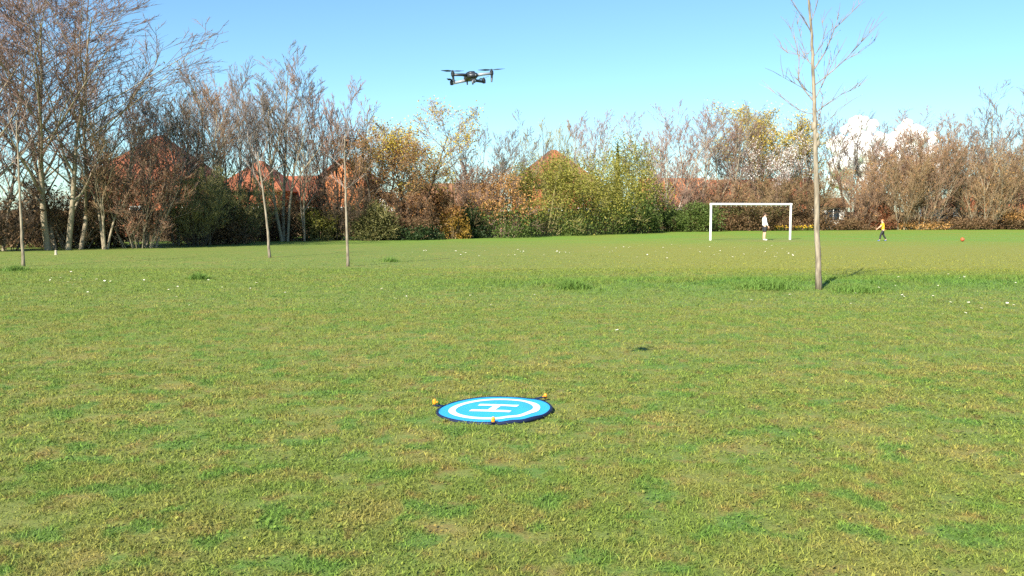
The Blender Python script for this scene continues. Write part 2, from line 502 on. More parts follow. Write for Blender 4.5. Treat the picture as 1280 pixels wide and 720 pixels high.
def normalise(segs, H, Wd):
    """scale a skeleton to an exact height and crown width"""
    P = np.array([s[1] for s in segs])
    up_ = P[P[:, 2] > P[:, 2].max() * 0.35]            # bring the crown back over the foot
    k = up_.mean(0) / up_[:, 2].mean(); k[2] = 0
    segs = [(a - k * a[2], b - k * b[2], r0, r1, l) for a, b, r0, r1, l in segs]
    P = np.array([s[1] for s in segs])
    hz = np.percentile(P[:, 2], 98.3)
    cx = (np.percentile(P[:, 0], 1.5) + np.percentile(P[:, 0], 98.5)) / 2
    w = max(np.percentile(P[:, 0], 98.5) - np.percentile(P[:, 0], 1.5), np.percentile(P[:, 1], 98.5) - np.percentile(P[:, 1], 1.5))
    s = np.array([Wd / w, Wd / w, H / hz])
    c = np.array([cx * s[0], 0, 0])
    return [(a * s, b * s, r0, r1, l) for a, b, r0, r1, l in segs if np.hypot(*((b * s) - c)[:2]) < 0.60 * Wd and (b * s)[2] < 1.06 * H]
def leaf_cloud(rng, P, size, flat=0.0):
    """rhombic leaves at points P"""
    n = len(P)
    N = rng.normal(size=(n, 3)); N[:, 2] = N[:, 2] * (1 - flat) + flat
    N /= np.linalg.norm(N, axis=1, keepdims=True) + 1e-9
    T = np.cross(N, rng.normal(size=(n, 3))); T /= np.linalg.norm(T, axis=1, keepdims=True) + 1e-9
    B = np.cross(N, T)
    s = size * rng.uniform(0.6, 1.4, (n, 1))
    V = np.stack([P - T * s, P - B * s * 0.5 + N * s * 0.15, P + T * s, P + B * s * 0.5 + N * s * 0.15], 1).reshape(-1, 3)
    return V, (np.arange(n) * 4)[:, None] + np.array([[0, 1, 2, 3]])

SKEL = {
    'big':    dict(seed=3, stems=4, H=10, crown0=0.14, ang=(18, 40), up=0.09, nch=(18, 9, 4, 4), lr=(0.55, 0.46, 0.55, 0.65), r0=0.12, stem_lean=0.11, base_r=0.4, wob=0.05, tw=0.0055),
    'round':  dict(seed=11, stems=3, H=9, crown0=0.22, ang=(18, 44), up=0.08, nch=(15, 8, 4, 4), lr=(0.54, 0.46, 0.55, 0.65), r0=0.11, stem_lean=0.16, base_r=0.2, wob=0.06, tw=0.006),
    'upright': dict(seed=21, stems=3, H=10, crown0=0.30, ang=(12, 28), up=0.10, nch=(14, 7, 4, 4), lr=(0.46, 0.46, 0.55, 0.65), r0=0.115, stem_lean=0.09, base_r=0.16, wob=0.05, tw=0.006),
    'forked': dict(seed=33, stems=4, H=10, crown0=0.26, ang=(14, 34), up=0.09, nch=(12, 7, 4, 4), lr=(0.46, 0.46, 0.55, 0.65), r0=0.10, stem_lean=0.2, base_r=0.14, wob=0.06, tw=0.006),
    'fan':    dict(seed=44, stems=6, H=10, crown0=0.2, ang=(14, 34), up=0.08, nch=(9, 7, 4, 4), lr=(0.44, 0.46, 0.55, 0.65), r0=0.085, stem_lean=0.28, base_r=0.4, wob=0.06, tw=0.006),
    'thicket': dict(seed=55, stems=18, H=10, crown0=0.04, ang=(16, 46), up=0.06, nch=(13, 8, 6), lr=(0.45, 0.52, 0.6), r0=0.04, stem_lean=0.42, base_r=1.6, levels=3, tw=0.006, wob=0.10),
    'sparse': dict(seed=66, stems=2, H=10, crown0=0.22, ang=(18, 42), up=0.07, nch=(15, 8, 4, 4), lr=(0.5, 0.46, 0.55, 0.65), r0=0.10, stem_lean=0.12, base_r=0.03, wob=0.07, tw=0.006),
}
_sk = {}
def get_skel(kind, alt=0):
    if (kind, alt) not in _sk:
        p = dict(SKEL[kind]); p['seed'] += 1000 * alt
        _sk[(kind, alt)] = skeleton(**p)
    return _sk[(kind, alt)]
PH, PW = 7.0, 4.6
NALT = {'big': 2, 'round': 4, 'upright': 5, 'forked': 4, 'fan': 4, 'thicket': 4, 'sparse': 3}
_pr = {}
def proto(kind, alt, thick, thin):
    k = (kind, alt, thick, thin)
    if k not in _pr:
        segs = normalise(get_skel(kind, alt), PH, PW)
        last = SKEL[kind].get('levels', 4)
        q = PH / 10.0; ml = 0.0078 * thin
        S0 = [(a, b, r0 * q * thick, r1 * q * thick, l) for a, b, r0, r1, l in segs if l <= 1]
        S1 = [(a, b, max(r0 * q * thin, ml), max(r1 * q * thin, ml * 0.75), l) for a, b, r0, r1, l in segs if 2 <= l < last]
        S2 = [(a, b, max(r0 * q * thin, ml), 0, l) for a, b, r0, r1, l in segs if l == last]
        _pr[k] = (seg_mesh('trunk', S0, 6, M_bark_grey), seg_mesh('crown', S1, 3, M_tw_grey, smooth=False, tips=S2),
                  np.array([b for a, b, r0, r1, l in segs if l >= 2]), None)
    return _pr[k]
def tree(name, label, cat, px, top, wpx, kind='round', alt=0, dY=1.5, bark=None, twig=None, leaf=None, nleaf=0, lsize=0.05, leaf_name='foliage',
         group=None, thick=1.0, base=None, lmin=0.3, rz=None, lsig=0.12, thin=1.0):
    """bare or budding tree standing at the wood's edge: photo column, top row and crown width give its place and real size"""
    rr = np.random.default_rng(int(px * 7 + top * 13 + wpx) & 0xffff)
    Y = edgeY(px) + dY if base is None else gp(px, base).y
    X = (px - 640) / F * Y * 1.0
    H = at(px, top, Y).z
    Wd = wpx * (1.0 if kind == 'thicket' else 1.22) / F * Y
    t = empty(name, (X, Y, 0), label, cat, group, rz=rr.uniform(0, 6.28) if rz is None else rz)
    tr_me, cr_me, ends, cxy = proto(kind, alt % NALT[kind], thick, thin)
    sx, sz = Wd / PW, H / PH
    for nm, me_, m_ in (('trunk', tr_me, bark or M_bark_grey), ('crown', cr_me, twig or M_tw_grey)):
        o = link(nm, me_, t)
        o.scale = (sx, sx, sz)
        o.material_slots[0].link = 'OBJECT'; o.material_slots[0].material = m_
    if nleaf:
        E = ends * np.array([sx, sx, sz]); E = E[E[:, 2] > H * lmin]
        P = E[rr.integers(0, len(E), nleaf)] + rr.normal(size=(nleaf, 3)) * lsig
        V, Fq = leaf_cloud(rr, P, lsize)
        link(leaf_name, npmesh(leaf_name, V, [Fq], leaf), t)
    return t
def lump_points(rr, n, a, b, h, cut=0.42):
    """points in a lumpy dome: half axes a (x), b (y), height h"""
    lumps = []
    k = 44
    for _ in range(k):
        th = rr.uniform(0, 2 * np.pi); e = rr.uniform(0.05, 0.85)
        rad = math.sqrt(max(0, 1 - e * e * 0.9)) * rr.uniform(0.3, 0.85)
        lumps.append((rad * math.cos(th), rad * math.sin(th), e * 0.85, rr.uniform(0.2, 0.4)))
    lumps = np.array(lumps)
    pick = lumps[rr.integers(0, k, n)]
    d = rr.normal(size=(n, 3)); d /= np.linalg.norm(d, axis=1, keepdims=True)
    rad = pick[:, 3:4] * rr.uniform(0.1, 1.0, (n, 1)) ** 0.4
    P = pick[:, :3] + d * rad * np.array([1.0, 1.0, min(1.0, 1.25 * a / h)])
    P = P[P[:, 2] > 0.0]
    P /= np.array([np.percentile(np.abs(P[:, 0]), 97.5), np.percentile(np.abs(P[:, 1]), 97.5), np.percentile(P[:, 2], 98.5)])
    return P * np.array([a * 1.1, b, h])
def bush(name, label, cat, px, base, top, wpx, leaf, n=4500, lsize=0.07, dY=0.0, twig=None, stems=None, group=None, depth=None, ns=26, leaf2=None, f2=0.0, split=0.5):
    """leafy shrub: stems, sprays of twigs and a lumpy cloud of leaves; leaf2 takes over above `split` of the height"""
    rr = np.random.default_rng(int(px * 11 + top * 17 + wpx) & 0xffff)
    Y = (gp(px, base).y if base else edgeY(px)) + dY
    X = (px - 640) / F * Y
    H = at(px, top, Y).z
    a = wpx / F * Y / 2
    b = depth or min(a * 0.8, 2.6)
    t = empty(name, (X, Y, 0), label, cat, group)
    n = int(n * 2.7); lsize *= 0.98
    P = lump_points(rr, n, a, b, H)
    segs = []
    for i in range(ns):
        e = P[rr.integers(0, len(P))] * rr.uniform(0.92, 1.06)
        s = np.array([e[0] * 0.35, e[1] * 0.35, 0.0])
        m = (s + e) / 2 + np.array([0, 0, H * 0.12])
        for u, v, r0, r1 in ((s, m, 0.035, 0.022), (m, e, 0.022, 0.006)): segs.append((u, v, r0, r1, 0))
        for _ in range(14):
            f = rr.uniform(0.2, 1); q = m * (1 - f) + e * f
            w = q + unit(rr.normal(size=3) + np.array([0, 0, 0.5]) + unit(e) * 0.8) * rr.uniform(0.25, 0.7) * min(1, H / 2.5)
            segs.append((q, w, 0.011, 0.006, 1))
    segs = [s for s in segs if s[1][2] > 0.02]
    link('stems', seg_mesh('stems', segs, 4, twig or M_tw_brown), t)
    if leaf2 is None:
        V, Fq = leaf_cloud(rr, P, lsize)
        link('foliage', npmesh('foliage', V, [Fq], leaf), t)
    else:
        z = P[:, 2] / H + rr.normal(size=len(P)) * 0.13
        for mm, Q in ((leaf, P[z <= split]), (leaf2, P[z > split])):
            if len(Q):
                V, Fq = leaf_cloud(rr, Q, lsize)
                link('foliage', npmesh('foliage', V, [Fq], mm), t)
    return t
def thicket(label, px, base, top, wpx, twig, bark=None, alt=0, leaf=None, nleaf=0, dY=0.0, lsize=0.05, name='thicket', cat='shrub', lmin=0.0, thin=1.15):
    return tree(name, label, cat, px, top, wpx, 'thicket', alt, dY=dY, bark=bark or M_bark_dark, twig=twig, leaf=leaf, nleaf=nleaf, lsize=lsize, lmin=lmin, thin=thin)

# ------------------------------------------------------------------ houses behind the trees
M_brick = mat('red_brick', (0.30, 0.092, 0.045), 0.9, (0.38, 0.13, 0.06), 3.0, bump=0.3)
M_brick2 = mat('orange_brick', (0.42, 0.14, 0.055), 0.9, (0.48, 0.18, 0.07), 3.0, bump=0.3)
M_render = mat('white_render', (0.72, 0.70, 0.66), 0.9, (0.78, 0.76, 0.72), 1.5)
M_tile = mat('terracotta_tile', (0.21, 0.066, 0.034), 0.85, (0.32, 0.108, 0.05), 2.0, bump=0.5)
M_tile_b = mat('brown_tile', (0.17, 0.085, 0.045), 0.85, (0.24, 0.12, 0.06), 2.0, bump=0.5)
M_glass = mat('window_glass', (0.03, 0.04, 0.05), 0.08, spec=0.6)
M_frame = mat('white_frame', (0.78, 0.78, 0.76), 0.5)
M_fence = mat('weathered_timber', (0.13, 0.085, 0.05), 0.9, (0.20, 0.14, 0.085), 3.0, bump=0.3, stretch=(6, 6, 0.8))
M_fence_pale = mat('pale_timber', (0.36, 0.32, 0.27), 0.9, (0.46, 0.42, 0.36), 3.0, stretch=(6, 6, 0.8))
M_fence_red = mat('red_brown_timber', (0.22, 0.085, 0.04), 0.9, (0.30, 0.13, 0.065), 3.0, stretch=(6, 6, 0.8))
def house(label, x0, x1, eave, ridge, Y, wallm, roofm, kind='gable', depth=8.0, name='house', wins=2, chimney=None, gable_front=False, cat='house'):
    """x0..x1 photo columns of the front, eave and ridge photo rows, Y metres away"""
    X0, X1 = (x0 - 640) / F * Y, (x1 - 640) / F * Y
    w = X1 - X0; cx = (X0 + X1) / 2
    he = at(640, eave, Y).z; hr = at(640, ridge, Y + (0 if gable_front else depth / 2)).z
    t = empty(name, (cx, Y, 0), label, cat)
    bm = bmesh.new()
    A = [bm.verts.new(v) for v in ((-w/2, 0, -0.1), (w/2, 0, -0.1), (w/2, depth, -0.1), (-w/2, depth, -0.1))]
    B = [bm.verts.new(v) for v in ((-w/2, 0, he), (w/2, 0, he), (w/2, depth, he), (-w/2, depth, he))]
    for i in range(4): bm.faces.new((A[i], A[(i+1) % 4], B[(i+1) % 4], B[i]))
    if kind == 'gable':
        if gable_front:
            c, d = bm.verts.new((0, 0, hr)), bm.verts.new((0, depth, hr))
            bm.faces.new((B[0], B[1], c)); bm.faces.new((B[2], B[3], d))
        else:
            c, d = bm.verts.new((-w/2, depth/2, hr)), bm.verts.new((w/2, depth/2, hr))
            bm.faces.new((B[3], B[0], c)); bm.faces.new((B[1], B[2], d))
    bmobj('wall', bm, wallm, t)
    bm = bmesh.new()
    o = 0.35
    def slab(pts):
        pts = [Vector(p) for p in pts]
        n = (pts[1] - pts[0]).cross(pts[2] - pts[0]).normalized()
        if n.z < 0: n = -n
        lo = [bm.verts.new(p + n * 0.02) for p in pts]; hi = [bm.verts.new(p + n * 0.16) for p in pts]
        bm.faces.new(lo[::-1]); bm.faces.new(hi)
        for i in range(len(pts)): bm.faces.new((lo[i], lo[(i+1) % len(pts)], hi[(i+1) % len(pts)], hi[i]))
    if kind == 'gable':
        if gable_front:
            sl = (hr - he) / (w / 2)
            for s in (-1, 1):
                slab([(s * (w/2 + o), -o, he - o * sl), (s * (w/2 + o), depth + o, he - o * sl), (0, depth + o, hr), (0, -o, hr)])
        else:
            sl = (hr - he) / (depth / 2)
            slab([(-w/2 - o, -o, he - o * sl), (w/2 + o, -o, he - o * sl), (w/2 + o, depth/2, hr), (-w/2 - o, depth/2, hr)])
            slab([(-w/2 - o, depth + o, he - o * sl), (w/2 + o, depth + o, he - o * sl), (w/2 + o, depth/2, hr), (-w/2 - o, depth/2, hr)])
    else:
        k = max(0.15, min(w, depth) / 2 * 0.95)
        rl = max(w / 2 - k, 0.12)
        e = [(-w/2 - o, -o, he), (w/2 + o, -o, he), (w/2 + o, depth + o, he), (-w/2 - o, depth + o, he)]
        r = [(-rl, depth/2, hr), (rl, depth/2, hr)]
        slab([e[0], e[1], r[1], r[0]]); slab([e[2], e[3], r[0], r[1]])
        slab([e[1], e[2], r[1]]); slab([e[3], e[0], r[0]])
    ro = bmobj('roof', bm, roofm, t)
    if chimney is not None:
        bm = bmesh.new()
        add_box(bm, (chimney * w, depth / 2, hr + 0.35), (0.7, 0.6, 1.5))
        add_box(bm, (chimney * w, depth / 2, hr + 1.15), (0.8, 0.7, 0.12))
        for s in (-0.17, 0.17): add_lathe(bm, [(0.12, 1.21), (0.1, 1.5)], 8, (chimney * w + s, depth / 2, hr))
        bmobj('chimney', bm, wallm, ro)
    for i in range(wins):
        fx = -w/2 + w * (i + 0.5) / wins
        for z in ([1.4] if he < 3.8 else [1.4, 4.0]):
            if z + 0.7 > he: continue
            bm = bmesh.new()
            for a_, c_, s_ in ((0, (fx, -0.03, z + 0.6), (1.3, 0.1, 0.08)), (0, (fx, -0.03, z - 0.6), (1.4, 0.14, 0.08)),
                               (0, (fx - 0.62, -0.03, z), (0.07, 0.1, 1.12)), (0, (fx + 0.62, -0.03, z), (0.07, 0.1, 1.12)), (0, (fx, -0.03, z), (0.06, 0.09, 1.12))):
                add_box(bm, c_, s_)
            wf = bmobj('window', bm, M_frame, t)
            bm = bmesh.new(); add_box(bm, (fx, -0.012, z), (1.2, 0.03, 1.14))
            bmobj('pane', bm, M_glass, wf)
    return t
house('red brick house with steep hipped roof behind the brown thicket on the left', 112, 240, 226, 172, 62, M_brick, M_tile, 'hip', 8, chimney=None, wins=3)
house('red tiled house half hidden behind slim bare trees left of the leaning sapling', 272, 348, 240, 203, 68, M_brick, M_tile, 'hip', 8, wins=2)
house('low house with bright red tiled roof beside the slim pale trunks', 340, 408, 250, 222, 72, M_brick, M_tile, 'gable', 7, wins=2)
house('orange brick house with tall end wall behind the thin central sapling', 402, 456, 222, 200, 70, M_brick2, M_tile, 'gable', 8, wins=1, gable_front=True)
house('white rendered gable end behind the copper leaved tree', 456, 494, 262, 240, 70, M_render, M_tile_b, 'gable', 7, wins=1, gable_front=True)
house('long low house with straight brown tiled roof right of the yellow budding tree', 512, 604, 258, 231, 76, M_brick, M_tile_b, 'gable', 8, wins=4)
house('house with broad terracotta hipped roof rising above the olive bushes', 640, 748, 232, 189, 84, M_brick, M_tile, 'hip', 9, chimney=None, wins=3)
house('orange brick house showing beneath pink twigs left of the goal', 808, 884, 254, 224, 100, M_brick2, M_brick2, 'gable', 8, wins=3)
house('red roofed house behind the goal crossbar', 890, 956, 252, 226, 102, M_brick, M_tile, 'gable', 8, wins=2)
house('red roofed house between white blossom tree and tall bare staked tree', 970, 1022, 250, 224, 104, M_brick, M_tile, 'gable', 8, wins=2)
house('small white summer house glimpsed right of the tall staked tree trunk', 1026, 1054, 257, 249, 84.5, M_render, M_tile_b, 'gable', 2.4, wins=1, name='summer_house', cat='summer house')
house('small garden shed with pointed pale roof above the walking child', 1082, 1116, 252, 236, 85, M_fence_red, M_fence_pale, 'hip', 3.2, wins=0, name='garden_shed', cat='shed')
house('pale outbuilding low behind twigs at the right of the field', 1166, 1198, 258, 251, 86, M_render, M_tile_b, 'gable', 3, wins=1, name='outbuilding')
house('brown roofed house at the far right behind bare trees', 1225, 1330, 250, 222, 112, M_brick, M_tile_b, 'gable', 9, wins=4)

# garden fence along the back of the wood: a panel and a post for every bay
fn = empty('garden_fence', (0, 0, 0), 'weathered timber garden fence running along behind the trees', 'fence')
def panel_mesh():
    bm = bmesh.new()
    for i in range(12): add_box(bm, (-0.83 + 0.15 * i, 0.012 * (i % 2), 0.85), (0.152, 0.014, 1.62 + 0.02 * (i % 3)))
    for z in (0.35, 1.35): add_box(bm, (0, 0.04, z), (1.78, 0.04, 0.07))
    me = bpy.data.meshes.new('fence_panel'); bm.to_mesh(me); bm.free(); return me
pm = {}
for key, m in (('d', M_fence), ('p', M_fence_pale), ('r', M_fence_red)):
    q = panel_mesh(); q.materials.append(m); pm[key] = q
bm = bmesh.new(); add_box(bm, (0, 0, 0.9), (0.1, 0.1, 1.9)); postm = bpy.data.meshes.new('fence_post'); bm.to_mesh(postm); bm.free(); postm.materials.append(M_fence)
pts = [Vector(((px - 640) / F * (edgeY(px) + 9), edgeY(px) + 9, 0)) for px in range(-120, 1420, 4)]
cur = pts[0]; nb = 0
rnd = random.Random(4)
for p in pts[1:]:
    while (p - cur).length > 1.9:
        d = (p - cur).normalized(); nxt = cur + d * 1.9
        mid = (cur + nxt) / 2; a = math.atan2(d.y, d.x)
        px_ = mid.x / mid.y * F + 640
        key = 'p' if 1120 < px_ < 1210 and rnd.random() < 0.6 else ('r' if 1060 < px_ < 1130 and rnd.random() < 0.5 else 'd')
        o = link('fence_panel', pm[key], fn, mid); o.rotation_euler = (0, 0, a)
        o = link('fence_post', postm, fn, cur); o.rotation_euler = (0, 0, a)
        cur = nxt; nb += 1

# ------------------------------------------------------------------ the wood, left to right
T = tree
T('bare_tree', 'tall bare tree cut by the left edge of the photo', 'tree', -14, -60, 190, 'big', 1, dY=1.0, bark=M_bark_tan, twig=M_tw_purple, thick=0.7, thin=0.65)
T('bare_tree', 'tallest spreading bare tree with lit tan trunks at far left', 'tree', 74, -70, 300, 'big', 0, dY=1.2, bark=M_bark_tan, twig=M_tw_purple, rz=1.0, thick=0.6, thin=0.55)
T('bare_tree', 'thin bare tree with pale lower trunk between the big tree and the brown thicket', 'tree', 132, 120, 110, 'round', 1, dY=0.4, bark=M_bark_tan, twig=M_tw_brown)
T('bare_tree', 'bushy bare tree with upright twigs left of the even row', 'tree', 222, 96, 84, 'upright', 0, dY=3.0, bark=M_bark_grey, twig=M_tw_grey, nleaf=900, leaf=M_lf_ivy, lmin=0.1, leaf_name='ivy')
T('bare_tree', 'reddish twigged bare tree in the even row on the left', 'tree', 258, 84, 74, 'upright', 1, dY=2.4, bark=M_bark_tan, twig=M_tw_red)
T('bare_tree', 'grey twigged bare tree behind the leaning sapling', 'tree', 300, 78, 80, 'forked', 1, dY=2.8, bark=M_bark_grey, twig=M_tw_grey)
T('bare_tree', 'tallest bare tree of the middle left row with two pale trunks', 'tree', 356, 64, 86, 'upright', 2, dY=0.3, thick=1.3, bark=M_bark_tan, twig=M_tw_grey)
T('bare_tree', 'narrow bare tree with leaning pale trunk right of the tall pair', 'tree', 381, 130, 60, 'sparse', 1, dY=0.3, thick=1.2, bark=M_bark_tan, twig=M_tw_purple)
T('bare_tree', 'pink tipped bare tree on dark stems behind the central sapling', 'tree', 422, 92, 96, 'forked', 0, dY=1.6, bark=M_bark_dark, twig=M_tw_pink)
T('copper_tree', 'copper brown leaved tree in front of the white gable', 'tree', 478, 168, 118, 'forked', 2, dY=1.0, bark=M_bark_dark, twig=M_tw_brown, nleaf=6500, leaf=M_lf_copper, lsize=0.055, lsig=0.2, lmin=0.25)
T('budding_tree', 'yellow budding round tree left of the drone', 'tree', 516, 134, 122, 'round', 0, dY=2.2, bark=M_bark_dark, twig=M_tw_pink, nleaf=9500, leaf=M_lf_yellow, lsize=0.062, lsig=0.22, lmin=0.35, leaf_name='buds')
T('bare_tree', 'round bare grey tree directly below the drone', 'tree', 608, 138, 80, 'fan', 2, dY=2.0, bark=M_bark_grey, twig=M_tw_grey)
T('bare_tree', 'small dark branched bare tree peeping over the terracotta hipped roof', 'tree', 692, 152, 60, 'fan', 1, dY=14, bark=M_bark_dark, twig=M_tw_olive)
T('bare_tree', 'whitish grey bare tree left of the conifer tip', 'tree', 736, 142, 70, 'fan', 3, dY=10, bark=M_bark_pale, twig=M_tw_pink)
T('bare_tree', 'bare tree with faint grey twigs between roof and round grey tree', 'tree', 655, 172, 60, 'forked', 3, dY=12, bark=M_bark_grey, twig=M_tw_grey)
T('bare_tree', 'pink twigged bare tree first of the row left of the goal', 'tree', 834, 136, 84, 'fan', 0, dY=3, bark=M_bark_pale, twig=M_tw_pink)
T('bare_tree', 'pink twigged bare tree above the orange brick house', 'tree', 872, 132, 76, 'upright', 4, dY=4, bark=M_bark_pale, twig=M_tw_pink)
T('bare_tree', 'purplish bare tree over the left goal post', 'tree', 908, 134, 70, 'forked', 3, dY=3, bark=M_bark_tan, twig=M_tw_purple)
T('budding_tree', 'yellow green budding tree behind the white blossom', 'tree', 956, 134, 104, 'round', 3, dY=7, bark=M_bark_tan, twig=M_tw_olive, nleaf=13000, leaf=M_lf_yellow, lsize=0.085, lsig=0.3, lmin=0.45, leaf_name='buds')
T('blossom_tree', 'white blossoming tree above the goal', 'tree', 966, 166, 62, 'fan', 2, dY=1.0, bark=M_bark_dark, twig=M_tw_pink, nleaf=3200, leaf=M_lf_white, lsize=0.06, lsig=0.2, lmin=0.5, leaf_name='blossom')
T('bare_tree', 'brown twigged bare tree directly behind the staked tree trunk', 'tree', 1016, 150, 70, 'fan', 1, dY=4, bark=M_bark_tan, twig=M_tw_purple)
T('bare_tree', 'grey bare tree just right of the staked tree in front of a white cloud', 'tree', 1062, 136, 72, 'forked', 4, dY=4, bark=M_bark_grey, twig=M_tw_grey)
T('bare_tree', 'bare tree in front of the right half of the cloud', 'tree', 1108, 140, 70, 'upright', 5, dY=3, bark=M_bark_tan, twig=M_tw_pink)
T('bare_tree', 'dense brown bare tree right of the cloud', 'tree', 1156, 146, 88, 'fan', 3, dY=2.0, bark=M_bark_tan, twig=M_tw_red)
T('bare_tree', 'russet bare tree left of the pale crowned grey tree', 'tree', 1206, 144, 78, 'forked', 5, dY=3, bark=M_bark_tan, twig=M_tw_red)
T('bare_tree', 'pale grey bare tree highest at the right of the photo', 'tree', 1250, 112, 92, 'fan', 4, dY=4, bark=M_bark_pale, twig=M_tw_grey)
T('bare_tree', 'bare tree cut by the right edge of the photo', 'tree', 1298, 124, 84, 'fan', 4, dY=3, bark=M_bark_tan, twig=M_tw_pink)
T('bare_tree', 'bare tree filling the gap left of the reddish twigged one', 'tree', 238, 104, 70, 'upright', 6, dY=6.5, bark=M_bark_tan, twig=M_tw_grey)
T('bare_tree', 'bare tree between the reddish tree and the grey twigged one', 'tree', 280, 92, 70, 'upright', 7, dY=6, bark=M_bark_grey, twig=M_tw_pink)
T('bare_tree', 'pinkish bare tree between the central sapling and the budding tree', 'tree', 462, 150, 70, 'fan', 5, dY=5.5, bark=M_bark_dark, twig=M_tw_pink)
T('bare_tree', 'brown bare tree right of the yellow budding tree', 'tree', 572, 196, 60, 'fan', 6, dY=4.5, bark=M_bark_grey, twig=M_tw_brown)
T('bare_tree', 'bare tree between blossom and staked tree', 'tree', 994, 152, 62, 'upright', 9, dY=7, bark=M_bark_tan, twig=M_tw_pink)
T('bare_tree', 'bare tree between the two halves of the cloud', 'tree', 1086, 160, 66, 'fan', 8, dY=7, bark=M_bark_grey, twig=M_tw_purple)
T('bare_tree', 'small bare tree in the dip left of the pale crowned tree', 'tree', 1184, 166, 64, 'fan', 9, dY=7, bark=M_bark_tan, twig=M_tw_purple)
T('bare_tree', 'brown bare tree below the pale crowned tree', 'tree', 1232, 158, 66, 'upright', 10, dY=7, bark=M_bark_tan, twig=M_tw_red)
T('bare_tree', 'bare tree rising behind the right side of the big left tree', 'tree', 150, 96, 90, 'forked', 6, dY=7, bark=M_bark_tan, twig=M_tw_purple)
T('bare_tree', 'slim bare tree standing behind the red brown thicket', 'tree', 184, 112, 84, 'upright', 3, dY=6, bark=M_bark_dark, twig=M_tw_grey)
T('bare_tree', 'bare tree just left of the tallest of the middle left row', 'tree', 330, 86, 66, 'upright', 8, dY=5.5, bark=M_bark_grey, twig=M_tw_purple)
T('bare_tree', 'short purple bare tree right of the narrow leaning tree', 'tree', 398, 150, 60, 'forked', 7, dY=6, bark=M_bark_dark, twig=M_tw_purple)
T('bare_tree', 'bare tree low behind the tallest olive bush and pink row', 'tree', 808, 164, 60, 'forked', 8, dY=7, bark=M_bark_tan, twig=M_tw_pink)
T('bare_tree', 'bare tree right of the purplish tree over the goal', 'tree', 930, 144, 74, 'fan', 7, dY=6, bark=M_bark_tan, twig=M_tw_pink)
T('bare_tree', 'low brown bare tree behind the walking child and right half of the cloud', 'tree', 1132, 158, 74, 'forked', 9, dY=6, bark=M_bark_tan, twig=M_tw_red)
# a conifer tip between the pale tree and the olive bushes
def conifer(label, px, top, wpx, dY):
    rr = np.random.default_rng(9)
    Y = edgeY(px) + dY; X = (px - 640) / F * Y; H = at(px, top, Y).z; a = wpx / F * Y / 2
    t = empty('conifer', (X, Y, 0), label, 'tree')
    link('trunk', seg_mesh('trunk', [(np.zeros(3), np.array([0, 0, H]), 0.14, 0.01, 0)], 7, M_bark_dark), t)
    n = 5000
    z = 1 - np.sqrt(rr.uniform(0, 1, n)); th = rr.integers(0, 9, n) * 0.7 + (z * 40).astype(int) * 1.3 + rr.normal(size=n) * 0.18
    r = a * (1 - z) * rr.uniform(0.1, 1.0, n)
    P = np.stack([np.cos(th) * r, np.sin(th) * r, z * H - r * 0.25 + 0.3], -1)
    V, Fq = leaf_cloud(rr, P, 0.09)
    link('crown', npmesh('crown', V, [Fq], M_lf_dkgreen), t)
conifer('dark conifer with its tip showing above the olive bushes', 771, 176, 18, 6)

# thickets and shrubs under them
th = thicket
th('low dark thicket under the tall tree at the left edge', 8, None, 236, 110, M_tw_dark, alt=1, leaf=M_lf_brown, nleaf=1800, dY=1.5, lsize=0.07)
th('tangle of pale bare branches below the big tree at far left', 92, None, 226, 120, M_tw_brown, bark=M_bark_tan, alt=2, dY=2.4, leaf=M_lf_brown, nleaf=1100, lsize=0.07)
th('large red brown thicket with pale stems in front of the brick house', 176, None, 184, 130, M_tw_red, bark=M_bark_tan, alt=0, leaf=M_lf_red, nleaf=3200, dY=0.8, lsize=0.05, lmin=0.1)
th('dark brown thicket right of the red brown one', 246, None, 212, 90, M_tw_olive, alt=3, leaf=M_lf_ivy, nleaf=2600, dY=1.2, lsize=0.06)
th('olive brown thicket around the foot of the leaning sapling', 302, None, 224, 92, M_tw_olive, alt=1, leaf=M_lf_ivy, nleaf=2600, dY=1.0, lsize=0.06)
th('leafless brown thicket screening the left gable of the brick house', 132, None, 226, 80, M_tw_red, bark=M_bark_tan, alt=1, dY=2.8)
th('low brown thicket at the foot of the two pale trunks', 372, None, 242, 90, M_tw_brown, alt=2, leaf=M_lf_brown, nleaf=2600, dY=2.5, lsize=0.06)
th('dark stemmed thicket behind the central sapling', 428, None, 226, 80, M_tw_dark, alt=4, leaf=M_lf_brown, nleaf=1500, dY=1.0, lsize=0.06)
th('rusty brown thicket below the copper leaved tree', 500, None, 238, 80, M_tw_red, alt=0, leaf=M_lf_copper, nleaf=2200, dY=0.8, lsize=0.06)
th('tan pink thicket with pale stem below the round grey tree', 606, None, 206, 84, M_tw_pink, bark=M_bark_pale, alt=3, leaf=M_lf_tan, nleaf=2600, dY=1.0, lsize=0.05, lmin=0.35)
th('brown thicket between the hedge and the left goal post', 886, None, 226, 100, M_tw_red, alt=2, dY=3.0, leaf=M_lf_tan, nleaf=1100, lsize=0.06)
th('pink twigged thicket in front of the orange brick house', 846, None, 214, 84, M_tw_pink, bark=M_bark_tan, alt=1, dY=3.5)
th('brown thicket seen through the goal mouth', 938, None, 222, 112, M_tw_brown, alt=4, dY=1.5, leaf=M_lf_brown, nleaf=2600, lsize=0.08)
th('brown thicket behind the right goal post', 996, None, 218, 90, M_tw_brown, alt=1, dY=1.5, leaf=M_lf_brown, nleaf=2600, lsize=0.08)
th('tawny thicket right of the staked tree trunk', 1076, None, 206, 70, M_tw_red, alt=0, dY=1.5, leaf=M_lf_tan, nleaf=1100, lsize=0.07)
th('tall tawny thicket behind the walking child', 1126, None, 188, 90, M_tw_brown, bark=M_bark_tan, alt=3, dY=1.2, leaf=M_lf_copper, nleaf=1100, lsize=0.07)
